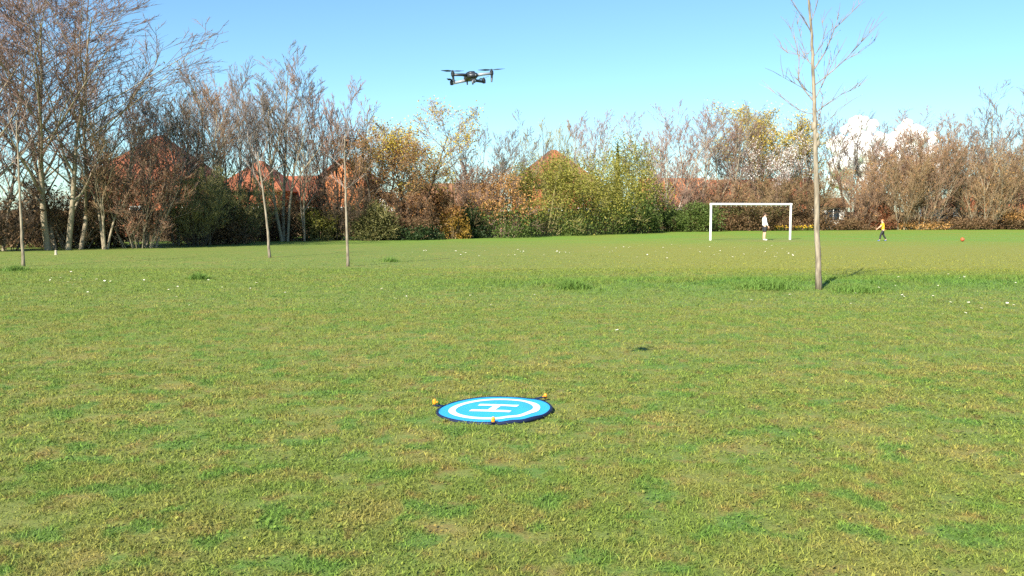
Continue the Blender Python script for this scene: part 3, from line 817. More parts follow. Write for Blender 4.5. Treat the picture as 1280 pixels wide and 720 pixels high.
th('broad russet thicket between the child and the orange ball', 1152, None, 178, 92, M_tw_red, bark=M_bark_tan, alt=2, dY=1.2, leaf=M_lf_tan, nleaf=1100, lsize=0.07)
th('russet thicket beyond the orange ball', 1224, None, 184, 106, M_tw_brown, bark=M_bark_tan, alt=4, dY=1.4, leaf=M_lf_tan, nleaf=1100, lsize=0.07)
th('tawny thicket at the right edge of the photo', 1276, None, 190, 110, M_tw_red, alt=1, dY=1.6, leaf=M_lf_copper, nleaf=1100, lsize=0.07)

B = bush
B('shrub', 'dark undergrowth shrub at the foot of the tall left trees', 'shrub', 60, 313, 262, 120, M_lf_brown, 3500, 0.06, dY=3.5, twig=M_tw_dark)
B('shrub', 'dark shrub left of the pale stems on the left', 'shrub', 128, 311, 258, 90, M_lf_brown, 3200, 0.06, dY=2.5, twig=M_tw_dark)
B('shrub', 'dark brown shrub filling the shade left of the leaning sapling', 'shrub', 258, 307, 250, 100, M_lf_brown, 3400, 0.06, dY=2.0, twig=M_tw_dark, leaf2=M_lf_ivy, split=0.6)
B('shrub', 'olive shrub on the grass edge left of the central sapling', 'shrub', 398, 301, 262, 44, M_lf_ivy, 2200, 0.06, dY=0.5, twig=M_tw_olive, leaf2=M_lf_olive, split=0.5)
B('shrub', 'low brown shrub behind the leaning sapling', 'shrub', 330, 303, 258, 80, M_lf_brown, 3000, 0.06, dY=2.5, twig=M_tw_dark)
B('shrub', 'olive brown shrub right of the central sapling', 'shrub', 462, 301, 254, 60, M_lf_ivy, 3000, 0.06, dY=0.8, twig=M_tw_olive)
B('shrub', 'dark green shrub under the rusty thicket', 'shrub', 512, 300, 272, 70, M_lf_dkgreen, 2600, 0.06, dY=0.5, leaf2=M_lf_brown, split=0.6)
B('shrub', 'brown leaved shrub below the straight brown roof', 'shrub', 540, 299, 240, 62, M_lf_brown, 3500, 0.07, dY=1.8, leaf2=M_lf_copper, split=0.45)
B('shrub', 'golden leaved shrub left of the round grey tree', 'shrub', 566, 299, 258, 36, M_lf_gold, 1500, 0.06, dY=0.9, leaf2=M_lf_copper, split=0.75)
B('shrub', 'dark green holly like shrub under the golden one', 'shrub', 584, 298, 262, 40, M_lf_dkgreen, 2600, 0.06, dY=0.6)
B('shrub', 'tan and green shrub left of the big olive bush', 'shrub', 628, 297, 222, 84, M_lf_green, 4200, 0.06, dY=0.4, twig=M_tw_pink, leaf2=M_lf_tan, split=0.45)
B('shrub', 'rounded olive bush in front of the terracotta hipped roof', 'shrub', 676, 295, 202, 100, M_lf_green, 6500, 0.065, dY=0.6, twig=M_tw_olive, leaf2=M_lf_olive, split=0.27, ns=40)
B('shrub', 'broad olive bush in the middle of the big green clump', 'shrub', 736, 293, 198, 106, M_lf_green, 7000, 0.07, dY=0.8, twig=M_tw_olive, leaf2=M_lf_olive, split=0.27, ns=40)
B('shrub', 'tallest olive bush at the right end of the green clump', 'shrub', 782, 291, 180, 88, M_lf_green, 7000, 0.075, dY=1.5, twig=M_tw_olive, leaf2=M_lf_olive, split=0.34, ns=40)
B('shrub', 'dark green bush at the foot of the tallest olive bush', 'shrub', 800, 291, 246, 48, M_lf_green, 3200, 0.07, dY=-0.6)
B('hedge', 'trimmed green hedge between the olive clump and the goal', 'hedge', 852, 289.5, 256, 86, M_lf_green, 6500, 0.075, dY=0.0, depth=1.6)
B('hedge', 'brownish hedge running behind the goal mouth', 'hedge', 925, 288.5, 258, 100, M_lf_brown, 5200, 0.08, dY=0.4, depth=1.6, leaf2=M_lf_ivy, split=0.7)
B('shrub', 'low brown shrub behind the right goal post and daffodils', 'shrub', 996, 288, 262, 70, M_lf_brown, 3600, 0.08, dY=0.6, depth=1.6)
B('shrub', 'rust red shrub behind the walking child', 'shrub', 1098, 287.6, 256, 34, M_lf_red, 1600, 0.08, dY=0.6)
B('shrub', 'low brown shrub right of the staked tree trunk', 'shrub', 1052, 287.8, 273, 56, M_lf_brown, 1500, 0.08, dY=0.6)
B('shrub', 'low brown shrub right of the walking child', 'shrub', 1146, 287.4, 270, 56, M_lf_tan, 1500, 0.08, dY=0.6, leaf2=M_lf_brown, split=0.5)
B('shrub', 'low brown shrub behind the orange ball', 'shrub', 1208, 287.2, 271, 60, M_lf_brown, 1800, 0.08, dY=0.8)
B('shrub', 'low dark shrub near the right edge', 'shrub', 1262, 287, 262, 70, M_lf_brown, 2800, 0.08, dY=0.8, leaf2=M_lf_tan, split=0.6)
# daffodils
def daffodils(label, px, wpx):
    rr = np.random.default_rng(px)
    Y = edgeY(px) - 1.2; X = (px - 640) / F * Y; a = wpx / F * Y / 2
    t = empty('daffodil_clump', (X, Y, 0), label, 'flowers')
    n = 60
    px_, py_ = rr.uniform(-a, a, n), rr.uniform(-0.4, 0.4, n)
    h = rr.uniform(0.25, 0.48, n)
    P = np.stack([px_, py_, h], -1)
    link('stems', seg_mesh('stems', [(np.array([x, y, 0]), np.array([x, y, z]), 0.012, 0.01, 0) for x, y, z in zip(px_, py_, h)], 4, M_lf_green), t)
    V, Fq = leaf_cloud(rr, np.concatenate([P, P + rr.normal(size=P.shape) * 0.03, P + rr.normal(size=P.shape) * 0.03]), 0.055)
    link('petals', npmesh('petals', V, [Fq], mat('daffodil_petal', (0.75, 0.48, 0.03), 0.6)), t)
daffodils('yellow daffodil clump behind the keeper inside the goal', 976, 18)
daffodils('yellow daffodil clump just right of the right goal post', 1004, 26)

# dark green tussocks of long grass standing out of the field
def tussock(label, px, py, wpx, h, n=900):
    rr = np.random.default_rng(px)
    p = gp(px, py); a = wpx / F * p.y / 2
    x = rr.normal(size=n) * a * 0.6; y = rr.normal(size=n) * a * 0.5
    H = h * rr.uniform(0.5, 1.2, n) * np.exp(-(x / a) ** 2 * 0.6)
    o = link('grass_tussock', blades(rr, x, y, H, np.full(n, 0.014), 'grass_tussock', M_tuss, z0=np.zeros(n), lean=0.5), None, (p.x, p.y, bank(p.x, p.y)))
    return tag(o, label, 'grass tuft', kind='stuff')
M_tuss = mat('tussock_grass', (0.05, 0.10, 0.02), 0.7, island=[(0.07, 0.13, 0.022), (0.14, 0.24, 0.04), (0.10, 0.185, 0.03)], trans=0.2)
tussock('dark green grass tussock in the middle of the field above the landing pad', 716, 360, 38, 0.17)
tussock('dark green tussock in the left of the field', 248, 349, 22, 0.16, 500)
tussock('dark tussock at the foot of the left staked sapling', 20, 338, 30, 0.14, 500)
tussock('long lush grass left of the tall staked tree', 958, 360, 66, 0.17, 1500)
tussock('long grass right of the tall staked tree', 1070, 364, 60, 0.13, 900)
tussock('small dark tussock beside the central sapling', 488, 327, 20, 0.15, 300)

# ------------------------------------------------------------------ staked young trees out on the grass
M_sap = barkm('sapling_bark', (0.13, 0.105, 0.075), (0.31, 0.26, 0.19))
M_sap2 = barkm('sapling_bark_dull', (0.14, 0.115, 0.08), (0.30, 0.255, 0.18))
M_sap_tw = mat('sapling_twig', (0.16, 0.13, 0.11), 0.8, (0.28, 0.22, 0.18), 6.0)
def sapling(label, trunk_px, r_base, r_top, branches, mt=M_sap, seed=1, gnarl=None, tw=0.006):
    """trunk_px: photo points from foot to tip; branches: lists of photo points (each a branch part) with a depth offset"""
    rr = random.Random(seed)
    p0 = gp(*trunk_px[0]); Y = p0.y
    t = empty('young_tree', p0, label, 'tree')
    loc = lambda px, py, dy=0.0: at(px, py, Y + dy) - p0
    pts = [loc(*q) for q in trunk_px]
    pts[0].z -= 0.05
    fine = []
    for a, b in zip(pts, pts[1:]):
        for i in range(4): fine.append(a.lerp(b, i / 4) + Vector((rr.uniform(-1, 1), rr.uniform(-1, 1), 0)) * 0.009)
    fine.append(pts[-1])
    n = len(fine) - 1
    rad = [r_base + (r_top - r_base) * (i / n) for i in range(n + 1)]
    rad[0] *= 1.3; rad[1] *= 1.06
    bm = bmesh.new()
    add_tube(bm, fine, rad, 12)
    if gnarl:
        for (gx_, gy_, gr) in gnarl:
            add_ellipsoid(bm, loc(gx_, gy_), (gr, gr, gr * 1.6), 10, 7)
    bmobj('trunk', bm, mt, t, smooth=True)
    for br, dy, r in branches:
        bm = bmesh.new()
        m = len(br) - 1
        q = [loc(x, y, dy * (i / m)) for i, (x, y) in enumerate(br)]
        add_tube(bm, q, [r * 0.78 * (1 - 0.75 * i / m) for i in range(m + 1)], 6)
        for i in range(m):
            for _ in range(3):
                f = rr.uniform(0.2, 1.0); s = q[i].lerp(q[i + 1], f)
                d = (q[i + 1] - q[i]).normalized()
                v = (d + Vector((rr.uniform(-1, 1), rr.uniform(-1, 1), rr.uniform(-0.1, 1))) * 0.75).normalized()
                L = rr.uniform(0.2, 0.5) * min(1, (q[m] - q[0]).length)
                m1 = s + v * L * 0.55 + Vector((0, 0, 0.02)); m2 = s + v * L + Vector((rr.uniform(-.04, .04), 0, 0.06 * L))
                add_tube(bm, [s, m1, m2], [tw * 0.9, tw * 0.7, tw * 0.4], 4)
        bmobj('branch', bm, M_sap_tw, t)
    return t
sapling('tall bare young tree with pale slim trunk standing alone on the right of the field',
        [(1024, 362), (1021, 270), (1019, 180), (1018, 140), (1016.5, 90), (1014.5, 45), (1011, 0), (1008, -40)], 0.055, 0.013,
        [([(1018, 128), (1005, 112), (997.5, 100), (999, 75), (994, 50), (987, 33)], 0.3, 0.017),
         ([(1015, 42), (1006, 26), (995, 10), (985, -6)], -0.3, 0.014),
         ([(1018, 86), (1031, 66), (1038, 50), (1043, 36), (1058, 22), (1070, 10), (1088, -12)], 0.4, 0.017),
         ([(1043, 36), (1047, 24), (1049, 12)], 0.1, 0.008),
         ([(1019, 106), (1037, 92), (1055, 76), (1072, 58), (1084, 44), (1093, 33)], -0.4, 0.014),
         ([(1055, 76), (1075, 65), (1094, 51)], -0.1, 0.008),
         ([(1020, 122), (1028, 106), (1036, 88), (1042, 76), (1050, 62)], 0.5, 0.013),
         ([(1021, 140), (1036, 128), (1052, 118), (1066, 112), (1077, 106)], -0.2, 0.013),
         ([(1018, 143), (1004, 140), (990, 132), (976, 121), (968, 116)], 0.4, 0.012),
         ([(1017, 118), (1000, 108), (985, 100), (971, 92)], -0.5, 0.009),
         ([(1016, 82), (1006, 72), (996, 68), (984, 66), (974, 58)], 0.5, 0.009),
         ([(1015, 60), (1006, 74), (1004, 58), (999, 38), (996, 28)], 0.2, 0.008),
         ([(1021, 155), (1028, 132), (1029, 114)], 0.3, 0.012),
         ([(1019, 165), (1033, 152), (1048, 140), (1060, 126)], -0.5, 0.009),
         ([(1013, 30), (1020, 10), (1028, -20)], 0.2, 0.010),
         ([(1016, 72), (1028, 56), (1030, 40), (1026, 18)], -0.3, 0.008)],
        M_sap, 3, gnarl=[(1017.5, 158, 0.06), (1021, 170, 0.045), (1022.5, 180, 0.04)])
sapling('slim pale sapling at the far left of the field',
        [(29, 333), (27, 290), (24, 220), (22, 180), (20, 150)], 0.046, 0.014,
        [([(24, 210), (12, 196), (2, 184)], 0.2, 0.013), ([(23, 200), (36, 182), (44, 166)], -0.2, 0.013), ([(22, 178), (14, 158), (8, 140)], 0.2, 0.015),
         ([(21, 165), (30, 146), (34, 128)], 0.2, 0.015)], M_sap2, 5, tw=0.010)
sapling('leaning slim pale sapling in front of the olive brown thicket',
        [(337, 322), (335, 290), (330, 248), (325, 214), (322, 190)], 0.048, 0.014,
        [([(328, 236), (318, 218), (310, 206)], 0.2, 0.012), ([(327, 228), (340, 214), (350, 208)], -0.2, 0.012), ([(324, 206), (330, 192), (334, 176)], 0.1, 0.014),
         ([(324, 204), (314, 186), (310, 172)], 0.1, 0.014)], M_sap, 6, tw=0.010)
sapling('slim pale sapling with forked branches at the centre left of the field',
        [(435, 333), (434, 290), (432, 240), (431, 200), (431, 170)], 0.042, 0.014,
        [([(432, 236), (424, 228), (416, 222)], 0.2, 0.013), ([(432, 236), (442, 230), (452, 222), (460, 212)], -0.2, 0.013), ([(431, 212), (420, 202), (412, 194)], 0.2, 0.016),
         ([(431, 205), (437, 190), (440, 175)], 0.2, 0.014), ([(431, 196), (424, 178), (421, 162)], -0.2, 0.013), ([(431, 176), (434, 160), (433, 146)], 0, 0.012)], M_sap, 7, tw=0.009)
# pale stump by the left wood
p = gp(70, 318.5)
st = empty('stump', p, 'small pale stump at the edge of the wood on the left', 'stump')
bm = bmesh.new(); add_lathe(bm, [(0.06, -0.02), (0.045, 0.05), (0.042, 0.15), (0.04, 0.16)], 10)
bmobj('stem', bm, M_bark_pale, st)
bm = bmesh.new(); add_lathe(bm, [(0.038, 0.16), (0.036, 0.165)], 10)
bmobj('cut_face', bm, mat('cut_wood', (0.7, 0.62, 0.48), 0.8), st)

# ------------------------------------------------------------------ football goal
M_white = mat('goal_paint', (0.80, 0.80, 0.77), 0.45, (0.70, 0.70, 0.67), 6.0, spec=0.4)
g0, g1 = gp(888, 300.3), gp(987.5, 299.6)
gd = g1 - g0; gw = gd.length; ga = math.atan2(gd.y, gd.x)
gh = at(888, 254.5, g0.y).z
goal = empty('football_goal', (g0 + g1) / 2, 'white football goal frame on the far right of the field', 'goal', rz=ga)
gr = 0.062
for s in (-1, 1):
    bm = bmesh.new(); add_tube(bm, [(s * gw / 2, 0, -0.1), (s * gw / 2, 0, gh - gr)], gr, 14)
    bmobj('post', bm, M_white, goal, smooth=False)
bm = bmesh.new(); add_tube(bm, [(-gw / 2 - gr, 0, gh - gr * 0.5), (gw / 2 + gr, 0, gh - gr * 0.5)], gr * 1.02, 14)
bmobj('crossbar', bm, M_white, goal)
hk = None
for i in range(15):
    x = -gw / 2 + gw * (i + 1) / 16
    if hk is None:
        bm = bmesh.new(); add_tube(bm, [(0, 0.03, -0.04), (0, 0.05, -0.085), (0, 0.03, -0.12), (0, -0.01, -0.105)], 0.013, 6)
        o = bmobj('net_hook', bm, M_white, goal); hk = o
    else: o = link('net_hook', hk.data, goal)
    o.location = (x, 0, gh - gr * 0.5)

# ------------------------------------------------------------------ people
def skin(name, J, E, m, parent, sub=2, root=None, smooth=True):
    """J: name -> (pos, radius); E: list of edges; a single skinned surface"""
    bm = bmesh.new()
    lay = bm.verts.layers.skin.verify()
    vs = {}
    for k, (p, r) in J.items():
        v = bm.verts.new(p); vs[k] = v
        v[lay].radius = (r, r) if not isinstance(r, tuple) else r
    v0 = vs[root or next(iter(J))]; v0[lay].use_root = True
    for a, b in E: bm.edges.new((vs[a], vs[b]))
    me = bpy.data.meshes.new(name); bm.to_mesh(me); bm.free()
    o = link('tmp', me)
    s = o.modifiers.new('s', 'SKIN'); s.use_smooth_shade = smooth
    u = o.modifiers.new('u', 'SUBSURF'); u.levels = sub; u.render_levels = sub
    dg = bpy.context.evaluated_depsgraph_get()
    ev = o.evaluated_get(dg)
    res = bpy.data.meshes.new_from_object(ev)
    res.name = name
    bpy.data.objects.remove(o)
    res.materials.clear(); res.materials.append(m)
    for p_ in res.polygons: p_.use_smooth = True
    return link(name, res, parent)
M_skin = mat('skin', (0.56, 0.33, 0.23), 0.55, (0.60, 0.37, 0.26), 9.0)
M_hair_d = mat('dark_hair', (0.06, 0.035, 0.02), 0.7)
M_hair_g = mat('fair_hair', (0.36, 0.16, 0.06), 0.7)
M_eye = mat('eye', (0.03, 0.02, 0.02), 0.2)
M_lip = mat('lip', (0.45, 0.17, 0.14), 0.5)
def person(loc, H, rz, label, pose, top_m, leg_m, shoe_m, hair_m, sleeves, long_legs, hair_len=0.0, group=None, shirt_len=0.0):
    """pose gives joint positions in units of the standing height; the figure faces +y"""
    t = empty('person', loc, label, 'person', group, rz=rz)
    P = {k: Vector(v) * H for k, v in pose.items()}
    r = lambda v: v * H
    J = {'pelvis': (P['pelvis'], (r(.078), r(.062))), 'waist': (P['waist'], (r(.070), r(.055))), 'chest': (P['chest'], (r(.086), r(.062))),
         'neck0': (P['neck'], r(.036)), 'jaw': (P['head'] + Vector((0, 0.0, -.030)) * H, (r(.038), r(.044))),
         'head': (P['head'] + Vector((0, -.004, .014)) * H, (r(.047), r(.058))), 'crown': (P['head'] + Vector((0, -.010, .052)) * H, (r(.034), r(.040)))}
    E = [('pelvis', 'waist'), ('waist', 'chest'), ('chest', 'neck0'), ('neck0', 'jaw'), ('jaw', 'head'), ('head', 'crown')]
    for s in ('L', 'R'):
        J['sh' + s] = (P['sh' + s], r(.034)); J['el' + s] = (P['el' + s], r(.023)); J['wr' + s] = (P['wr' + s], r(.015))
        E += [('chest', 'sh' + s), ('sh' + s, 'el' + s), ('el' + s, 'wr' + s)]
        d = (P['wr' + s] - P['el' + s]).normalized()
        side = Vector((1, 0, 0)) if abs(d.x) < 0.8 else Vector((0, 1, 0))
        ax = (side - d * side.dot(d)).normalized(); pal = d.cross(ax)      # across the palm / out of it
        ax = pal                                                            # fingers fan front to back
        inw = Vector((1 if s == 'L' else -1, 0, 0)); inw = (inw - d * inw.dot(d)).normalized()
        palm = P['wr' + s] + d * r(.045)
        J['pa' + s] = (palm, r(.017)); E.append(('wr' + s, 'pa' + s))
        for fi, (o_, L) in enumerate(((-.015, .038), (-.005, .046), (.005, .043), (.014, .034))):
            k0 = palm + ax * r(o_) + d * r(.016); k1 = k0 + d * r(L * .55) + inw * r(.005); k2 = k1 + d * r(L * .4) + inw * r(.014)
            for q, (pp, rr_) in enumerate(((k0, .0056), (k1, .0052), (k2, .0042))): J['f%d%d%s' % (fi, q, s)] = (pp, r(rr_))
            E += [('pa' + s, 'f%d0%s' % (fi, s)), ('f%d0%s' % (fi, s), 'f%d1%s' % (fi, s)), ('f%d1%s' % (fi, s), 'f%d2%s' % (fi, s))]
        th0 = P['wr' + s] + d * r(.025) + ax * r(-.018); th1 = th0 + d * r(.022) + ax * r(-.014) + inw * r(.006)
        J['t0' + s] = (th0, r(.007)); J['t1' + s] = (th1, r(.0055)); E += [('pa' + s, 't0' + s), ('t0' + s, 't1' + s)]
        J['hip' + s] = (P['hip' + s], r(.053)); J['kn' + s] = (P['kn' + s], r(.035)); J['ca' + s] = (P['kn' + s].lerp(P['an' + s], .35) + Vector((0, -.008 * H, 0)), r(.032))
        J['an' + s] = (P['an' + s], r(.021)); J['to' + s] = (P['to' + s], r(.018))
        E += [('pelvis', 'hip' + s), ('hip' + s, 'kn' + s), ('kn' + s, 'ca' + s), ('ca' + s, 'an' + s), ('an' + s, 'to' + s)]
    skin('body', J, E, M_skin, t, 2, 'pelvis')
    sub = lambda names, edges, grow, name, m, lv=2: skin(name, {k: (J[k][0] if not isinstance(k, tuple) else k, tuple(v + grow * H for v in J[k][1]) if isinstance(J[k][1], tuple) else J[k][1] + grow * H) for k in names}, edges, m, t, lv, names[0])
    # shirt
    J['hem'] = (P['pelvis'] + Vector((0, 0, (-.012 - shirt_len) * H)), (r(.084), r(.066)))
    J['collar'] = (P['chest'].lerp(P['neck'], .72), (r(.050), r(.044)))
    ns_, es_ = ['waist', 'hem', 'chest', 'collar'], [('hem', 'waist'), ('waist', 'chest'), ('chest', 'collar')]
    for s in ('L', 'R'):
        if sleeves == 'long': J['cf' + s] = (P['el' + s].lerp(P['wr' + s], .9), r(.017))
        else: J['cf' + s] = (P['sh' + s].lerp(P['el' + s], .72), r(.027))
        ns_ += ['sh' + s, 'cf' + s]; es_.append(('chest', 'sh' + s))
        if sleeves == 'long': ns_.append('el' + s); es_ += [('sh' + s, 'el' + s), ('el' + s, 'cf' + s)]
        else: es_.append(('sh' + s, 'cf' + s))
    sub(ns_, es_, .015, 'shirt', top_m)
    ns_, es_ = ['pelvis'], []
    J['wb'] = (P['pelvis'].lerp(P['waist'], .55), (r(.072), r(.056))); ns_.append('wb'); es_.append(('pelvis', 'wb'))
    for s in ('L', 'R'):
        ns_ += ['hip' + s]; es_.append(('pelvis', 'hip' + s))
        if long_legs:
            J['tc' + s] = (P['kn' + s].lerp(P['an' + s], .9), r(.026)); ns_ += ['kn' + s, 'tc' + s]; es_ += [('hip' + s, 'kn' + s), ('kn' + s, 'tc' + s)]
        else:
            J['tc' + s] = (P['hip' + s].lerp(P['kn' + s], .98), r(.056)); ns_ += ['tc' + s]; es_ += [('hip' + s, 'tc' + s)]
    sub(ns_, es_, .010, 'trousers' if long_legs else 'shorts', leg_m)
    for s in ('L', 'R'):
        f = (P['to' + s] - P['an' + s]); f.z = 0; f.normalize()
        an = P['an' + s] * 1.0; zt = P['to' + s].z
        skin('shoe', {'a': (Vector((an.x, an.y, max(an.z - .006 * H, .02 * H))) - f * .012 * H, r(.028)), 'b': (P['to' + s] * 1.0 - f * .02 * H, r(.026)), 'c': (P['to' + s] + f * .022 * H, r(.019))}, [('a', 'b'), ('b', 'c')], shoe_m, t, 2, 'a')
    hd = P['head']
    if hair_m:
        bm = bmesh.new()
        add_ellipsoid(bm, hd + Vector((0, -.012, .028)) * H, Vector((.056, .066, .056)) * H, 14, 10)
        geo = [v for v in bm.verts if (v.co.y - hd.y) > .030 * H and (v.co.z - hd.z) < .042 * H]
        bmesh.ops.delete(bm, geom=geo, context='VERTS')
        bmobj('hair', bm, hair_m, t, smooth=True)
    bm = bmesh.new(); add_tube(bm, [hd + Vector((0, .050, .012)) * H, hd + Vector((0, .066, -.008)) * H, hd + Vector((0, .054, -.014)) * H], [.005 * H, .009 * H, .006 * H], 6)
    bmobj('nose', bm, M_skin, t)
    for s in (-1, 1):
        bm = bmesh.new(); add_ellipsoid(bm, hd + Vector((s * .020, .051, .012)) * H, Vector((.006, .004, .005)) * H, 8, 6); bmobj('eye', bm, M_eye, t)
        bm = bmesh.new(); add_ellipsoid(bm, hd + Vector((s * .053, -.004, .004)) * H, Vector((.006, .012, .018)) * H, 8, 6); bmobj('ear', bm, M_skin, t)
    bm = bmesh.new(); add_ellipsoid(bm, hd + Vector((0, .046, -.030)) * H, Vector((.014, .005, .004)) * H, 8, 6); bmobj('mouth', bm, M_lip, t)
    return t
STAND = dict(pelvis=(0, 0, .52), waist=(0, .005, .61), chest=(0, .0, .735), neck=(0, -.005, .835), head=(0, .028, .905),
             shL=(-.105, 0, .79), shR=(.105, 0, .79), elL=(-.135, .0, .625), elR=(.135, .02, .63), wrL=(-.12, .075, .50), wrR=(.12, .10, .505),
             hipL=(-.05, 0, .50), hipR=(.05, 0, .50), knL=(-.055, .01, .275), knR=(.06, .02, .275), anL=(-.06, -.01, .035), anR=(.07, .0, .035),
             toL=(-.068, .065, .018), toR=(.085, .075, .018))
WALK = dict(pelvis=(0, 0, .50), waist=(0, .01, .59), chest=(0, .022, .72), neck=(0, .035, .825), head=(0, .055, .90),
            shL=(-.10, .03, .775), shR=(.10, .015, .775), elL=(-.12, .13, .665), elR=(.125, .10, .66), wrL=(-.09, .24, .575), wrR=(.10, .215, .56),
            hipL=(-.048, 0, .485), hipR=(.048, 0, .485), knL=(-.05, .115, .275), knR=(.05, -.03, .265), anL=(-.052, .15, .035), anR=(.05, -.16, .06),
            toL=(-.055, .225, .018), toR=(.052, -.10, .02))
M_wtop = mat('white_top', (0.78, 0.78, 0.78), 0.8, (0.70, 0.70, 0.71), 12.0, bump=0.2)
M_bshort = mat('black_cloth', (0.02, 0.02, 0.024), 0.8, (0.035, 0.035, 0.04), 12.0)
M_wshoe = mat('white_shoe', (0.75, 0.75, 0.74), 0.5)
M_ytop = mat('yellow_top', (0.75, 0.46, 0.03), 0.8, (0.68, 0.40, 0.03), 12.0, bump=0.2)
M_blushoe = mat('blue_shoe', (0.07, 0.12, 0.30), 0.5)
kp = gp(955, 300.3)
person(kp, at(955, 265.5, kp.y).z, R(-90), 'person in white top and black shorts standing side on inside the goal', STAND, M_wtop, M_bshort, M_wshoe, M_hair_d, 'long', False, shirt_len=-0.022)
wp = gp(1103.5, 301.3)
wk = person(wp, at(1103, 273.5, wp.y).z, R(82), 'child in yellow top and dark trousers walking left with arms forward', WALK, M_ytop, M_bshort, M_blushoe, M_hair_g, 'short', True, shirt_len=0.05)
# orange ball
bp_ = gp(1203, 302)
bl = empty('football', (bp_.x, bp_.y, 0), 'orange red football lying on the far right of the field', 'ball')
br_ = 0.105
bm = bmesh.new(); bmesh.ops.create_icosphere(bm, subdivisions=3, radius=br_)
for v in bm.verts:                                     # sewn panels: dip along the edges of an icosahedron
    pass
bmesh.ops.translate(bm, verts=bm.verts, vec=(0, 0, br_ + 0.01))
bmobj('shell', bm, mat('orange_leather', (0.55, 0.12, 0.045), 0.5, (0.48, 0.09, 0.035), 8.0), bl, smooth=True)
bm = bmesh.new()
ico = bmesh.new(); bmesh.ops.create_icosphere(ico, subdivisions=1, radius=br_)
for e in ico.edges:
    a, b = e.verts[0].co, e.verts[1].co
    add_tube(bm, [(a.lerp(b, i / 4)).normalized() * (br_ + 0.0005) + Vector((0, 0, br_ + 0.01)) for i in range(5)], 0.0022, 4)
ico.free()
bmobj('seams', bm, mat('dark_seam', (0.10, 0.02, 0.015), 0.7), bl)

# ------------------------------------------------------------------ landing pad
M_blue = mat('pad_blue', (0.022, 0.34, 0.70), 0.38, (0.026, 0.36, 0.73), 3.0, spec=0.5, bump=0.05)
M_navy = mat('pad_navy', (0.006, 0.011, 0.045), 0.6, (0.009, 0.016, 0.055), 8.0)
M_padw = mat('pad_white', (0.78, 0.80, 0.82), 0.4, spec=0.5)
pad = empty('landing_pad', (PAD.x, PAD.y, 0.0), 'round blue drone landing pad with white ring and letter H on the grass', 'landing pad', rz=R(-18))
pad.rotation_euler = (R(0.6), R(-1.6), R(-18))
PZ = 0.020
def wave(x, y): return 0.0055 * math.sin(6 * x + 1.0) * math.cos(5 * y) + 0.0028 * math.sin(31 * x + 17 * y) * max(0.0, min(1.0, (x - 0.05) * 6))
def disc(r0, r1, z, k=96, nr=5):
    bm = bmesh.new(); rings = []
    for i in range(nr + 1):
        r = r0 + (r1 - r0) * i / nr
        rings.append([bm.verts.new((r * math.cos(2 * math.pi * j / k), r * math.sin(2 * math.pi * j / k), z + wave(r * math.cos(2 * math.pi * j / k), r * math.sin(2 * math.pi * j / k)))) for j in range(k)])
    for A, B_ in zip(rings, rings[1:]):
        for j in range(k): bm.faces.new((A[j], A[(j + 1) % k], B_[(j + 1) % k], B_[j]))
    if r0 < 0.003: bm.faces.new(rings[0])
    return bm
bmobj('mat', disc(0.002, pad_R * 0.962, PZ, nr=16), M_blue, pad, smooth=True)
bmobj('ring', disc(pad_R * 0.665, pad_R * 0.785, PZ + 0.0022, nr=3), M_padw, pad, smooth=True)
bm = bmesh.new()
k = 96
prof = [(pad_R * 0.953, PZ + 0.001), (pad_R * 0.960, PZ + 0.004), (pad_R * 0.985, PZ + 0.004), (pad_R, PZ - 0.004), (pad_R * 1.002, PZ - 0.03), (pad_R * 0.985, -0.005), (pad_R * 0.94, -0.005)]
rings = [[bm.verts.new((r * math.cos(2 * math.pi * j / k), r * math.sin(2 * math.pi * j / k), z + wave(r * math.cos(2 * math.pi * j / k), r * math.sin(2 * math.pi * j / k)) * (1 if z > 0.02 else 0))) for j in range(k)] for r, z in prof]
for A, B_ in zip(rings, rings[1:]):
    for j in range(k): bm.faces.new((A[j], A[(j + 1) % k], B_[(j + 1) % k], B_[j]))
bmobj('rim', bm, M_navy, pad, smooth=True)
bm = bmesh.new()
def hbar(cx, cy, sx, sy):
    n, m_ = max(2, int(sx / 0.02)), max(2, int(sy / 0.02))
    vs = [[bm.verts.new((cx - sx / 2 + sx * i / n, cy - sy / 2 + sy * j / m_, PZ + 0.0026 + wave(cx - sx / 2 + sx * i / n, cy - sy / 2 + sy * j / m_))) for j in range(m_ + 1)] for i in range(n + 1)]
    for i in range(n):
        for j in range(m_): bm.faces.new((vs[i][j], vs[i + 1][j], vs[i + 1][j + 1], vs[i][j + 1]))
D_ = 2 * pad_R
for s in (-1, 1): hbar(0, s * 0.108 * D_, 0.36 * D_, 0.066 * D_)
hbar(0, 0, 0.066 * D_, (0.216 - 0.066) * D_)
bmobj('letter', bm, M_padw, pad)
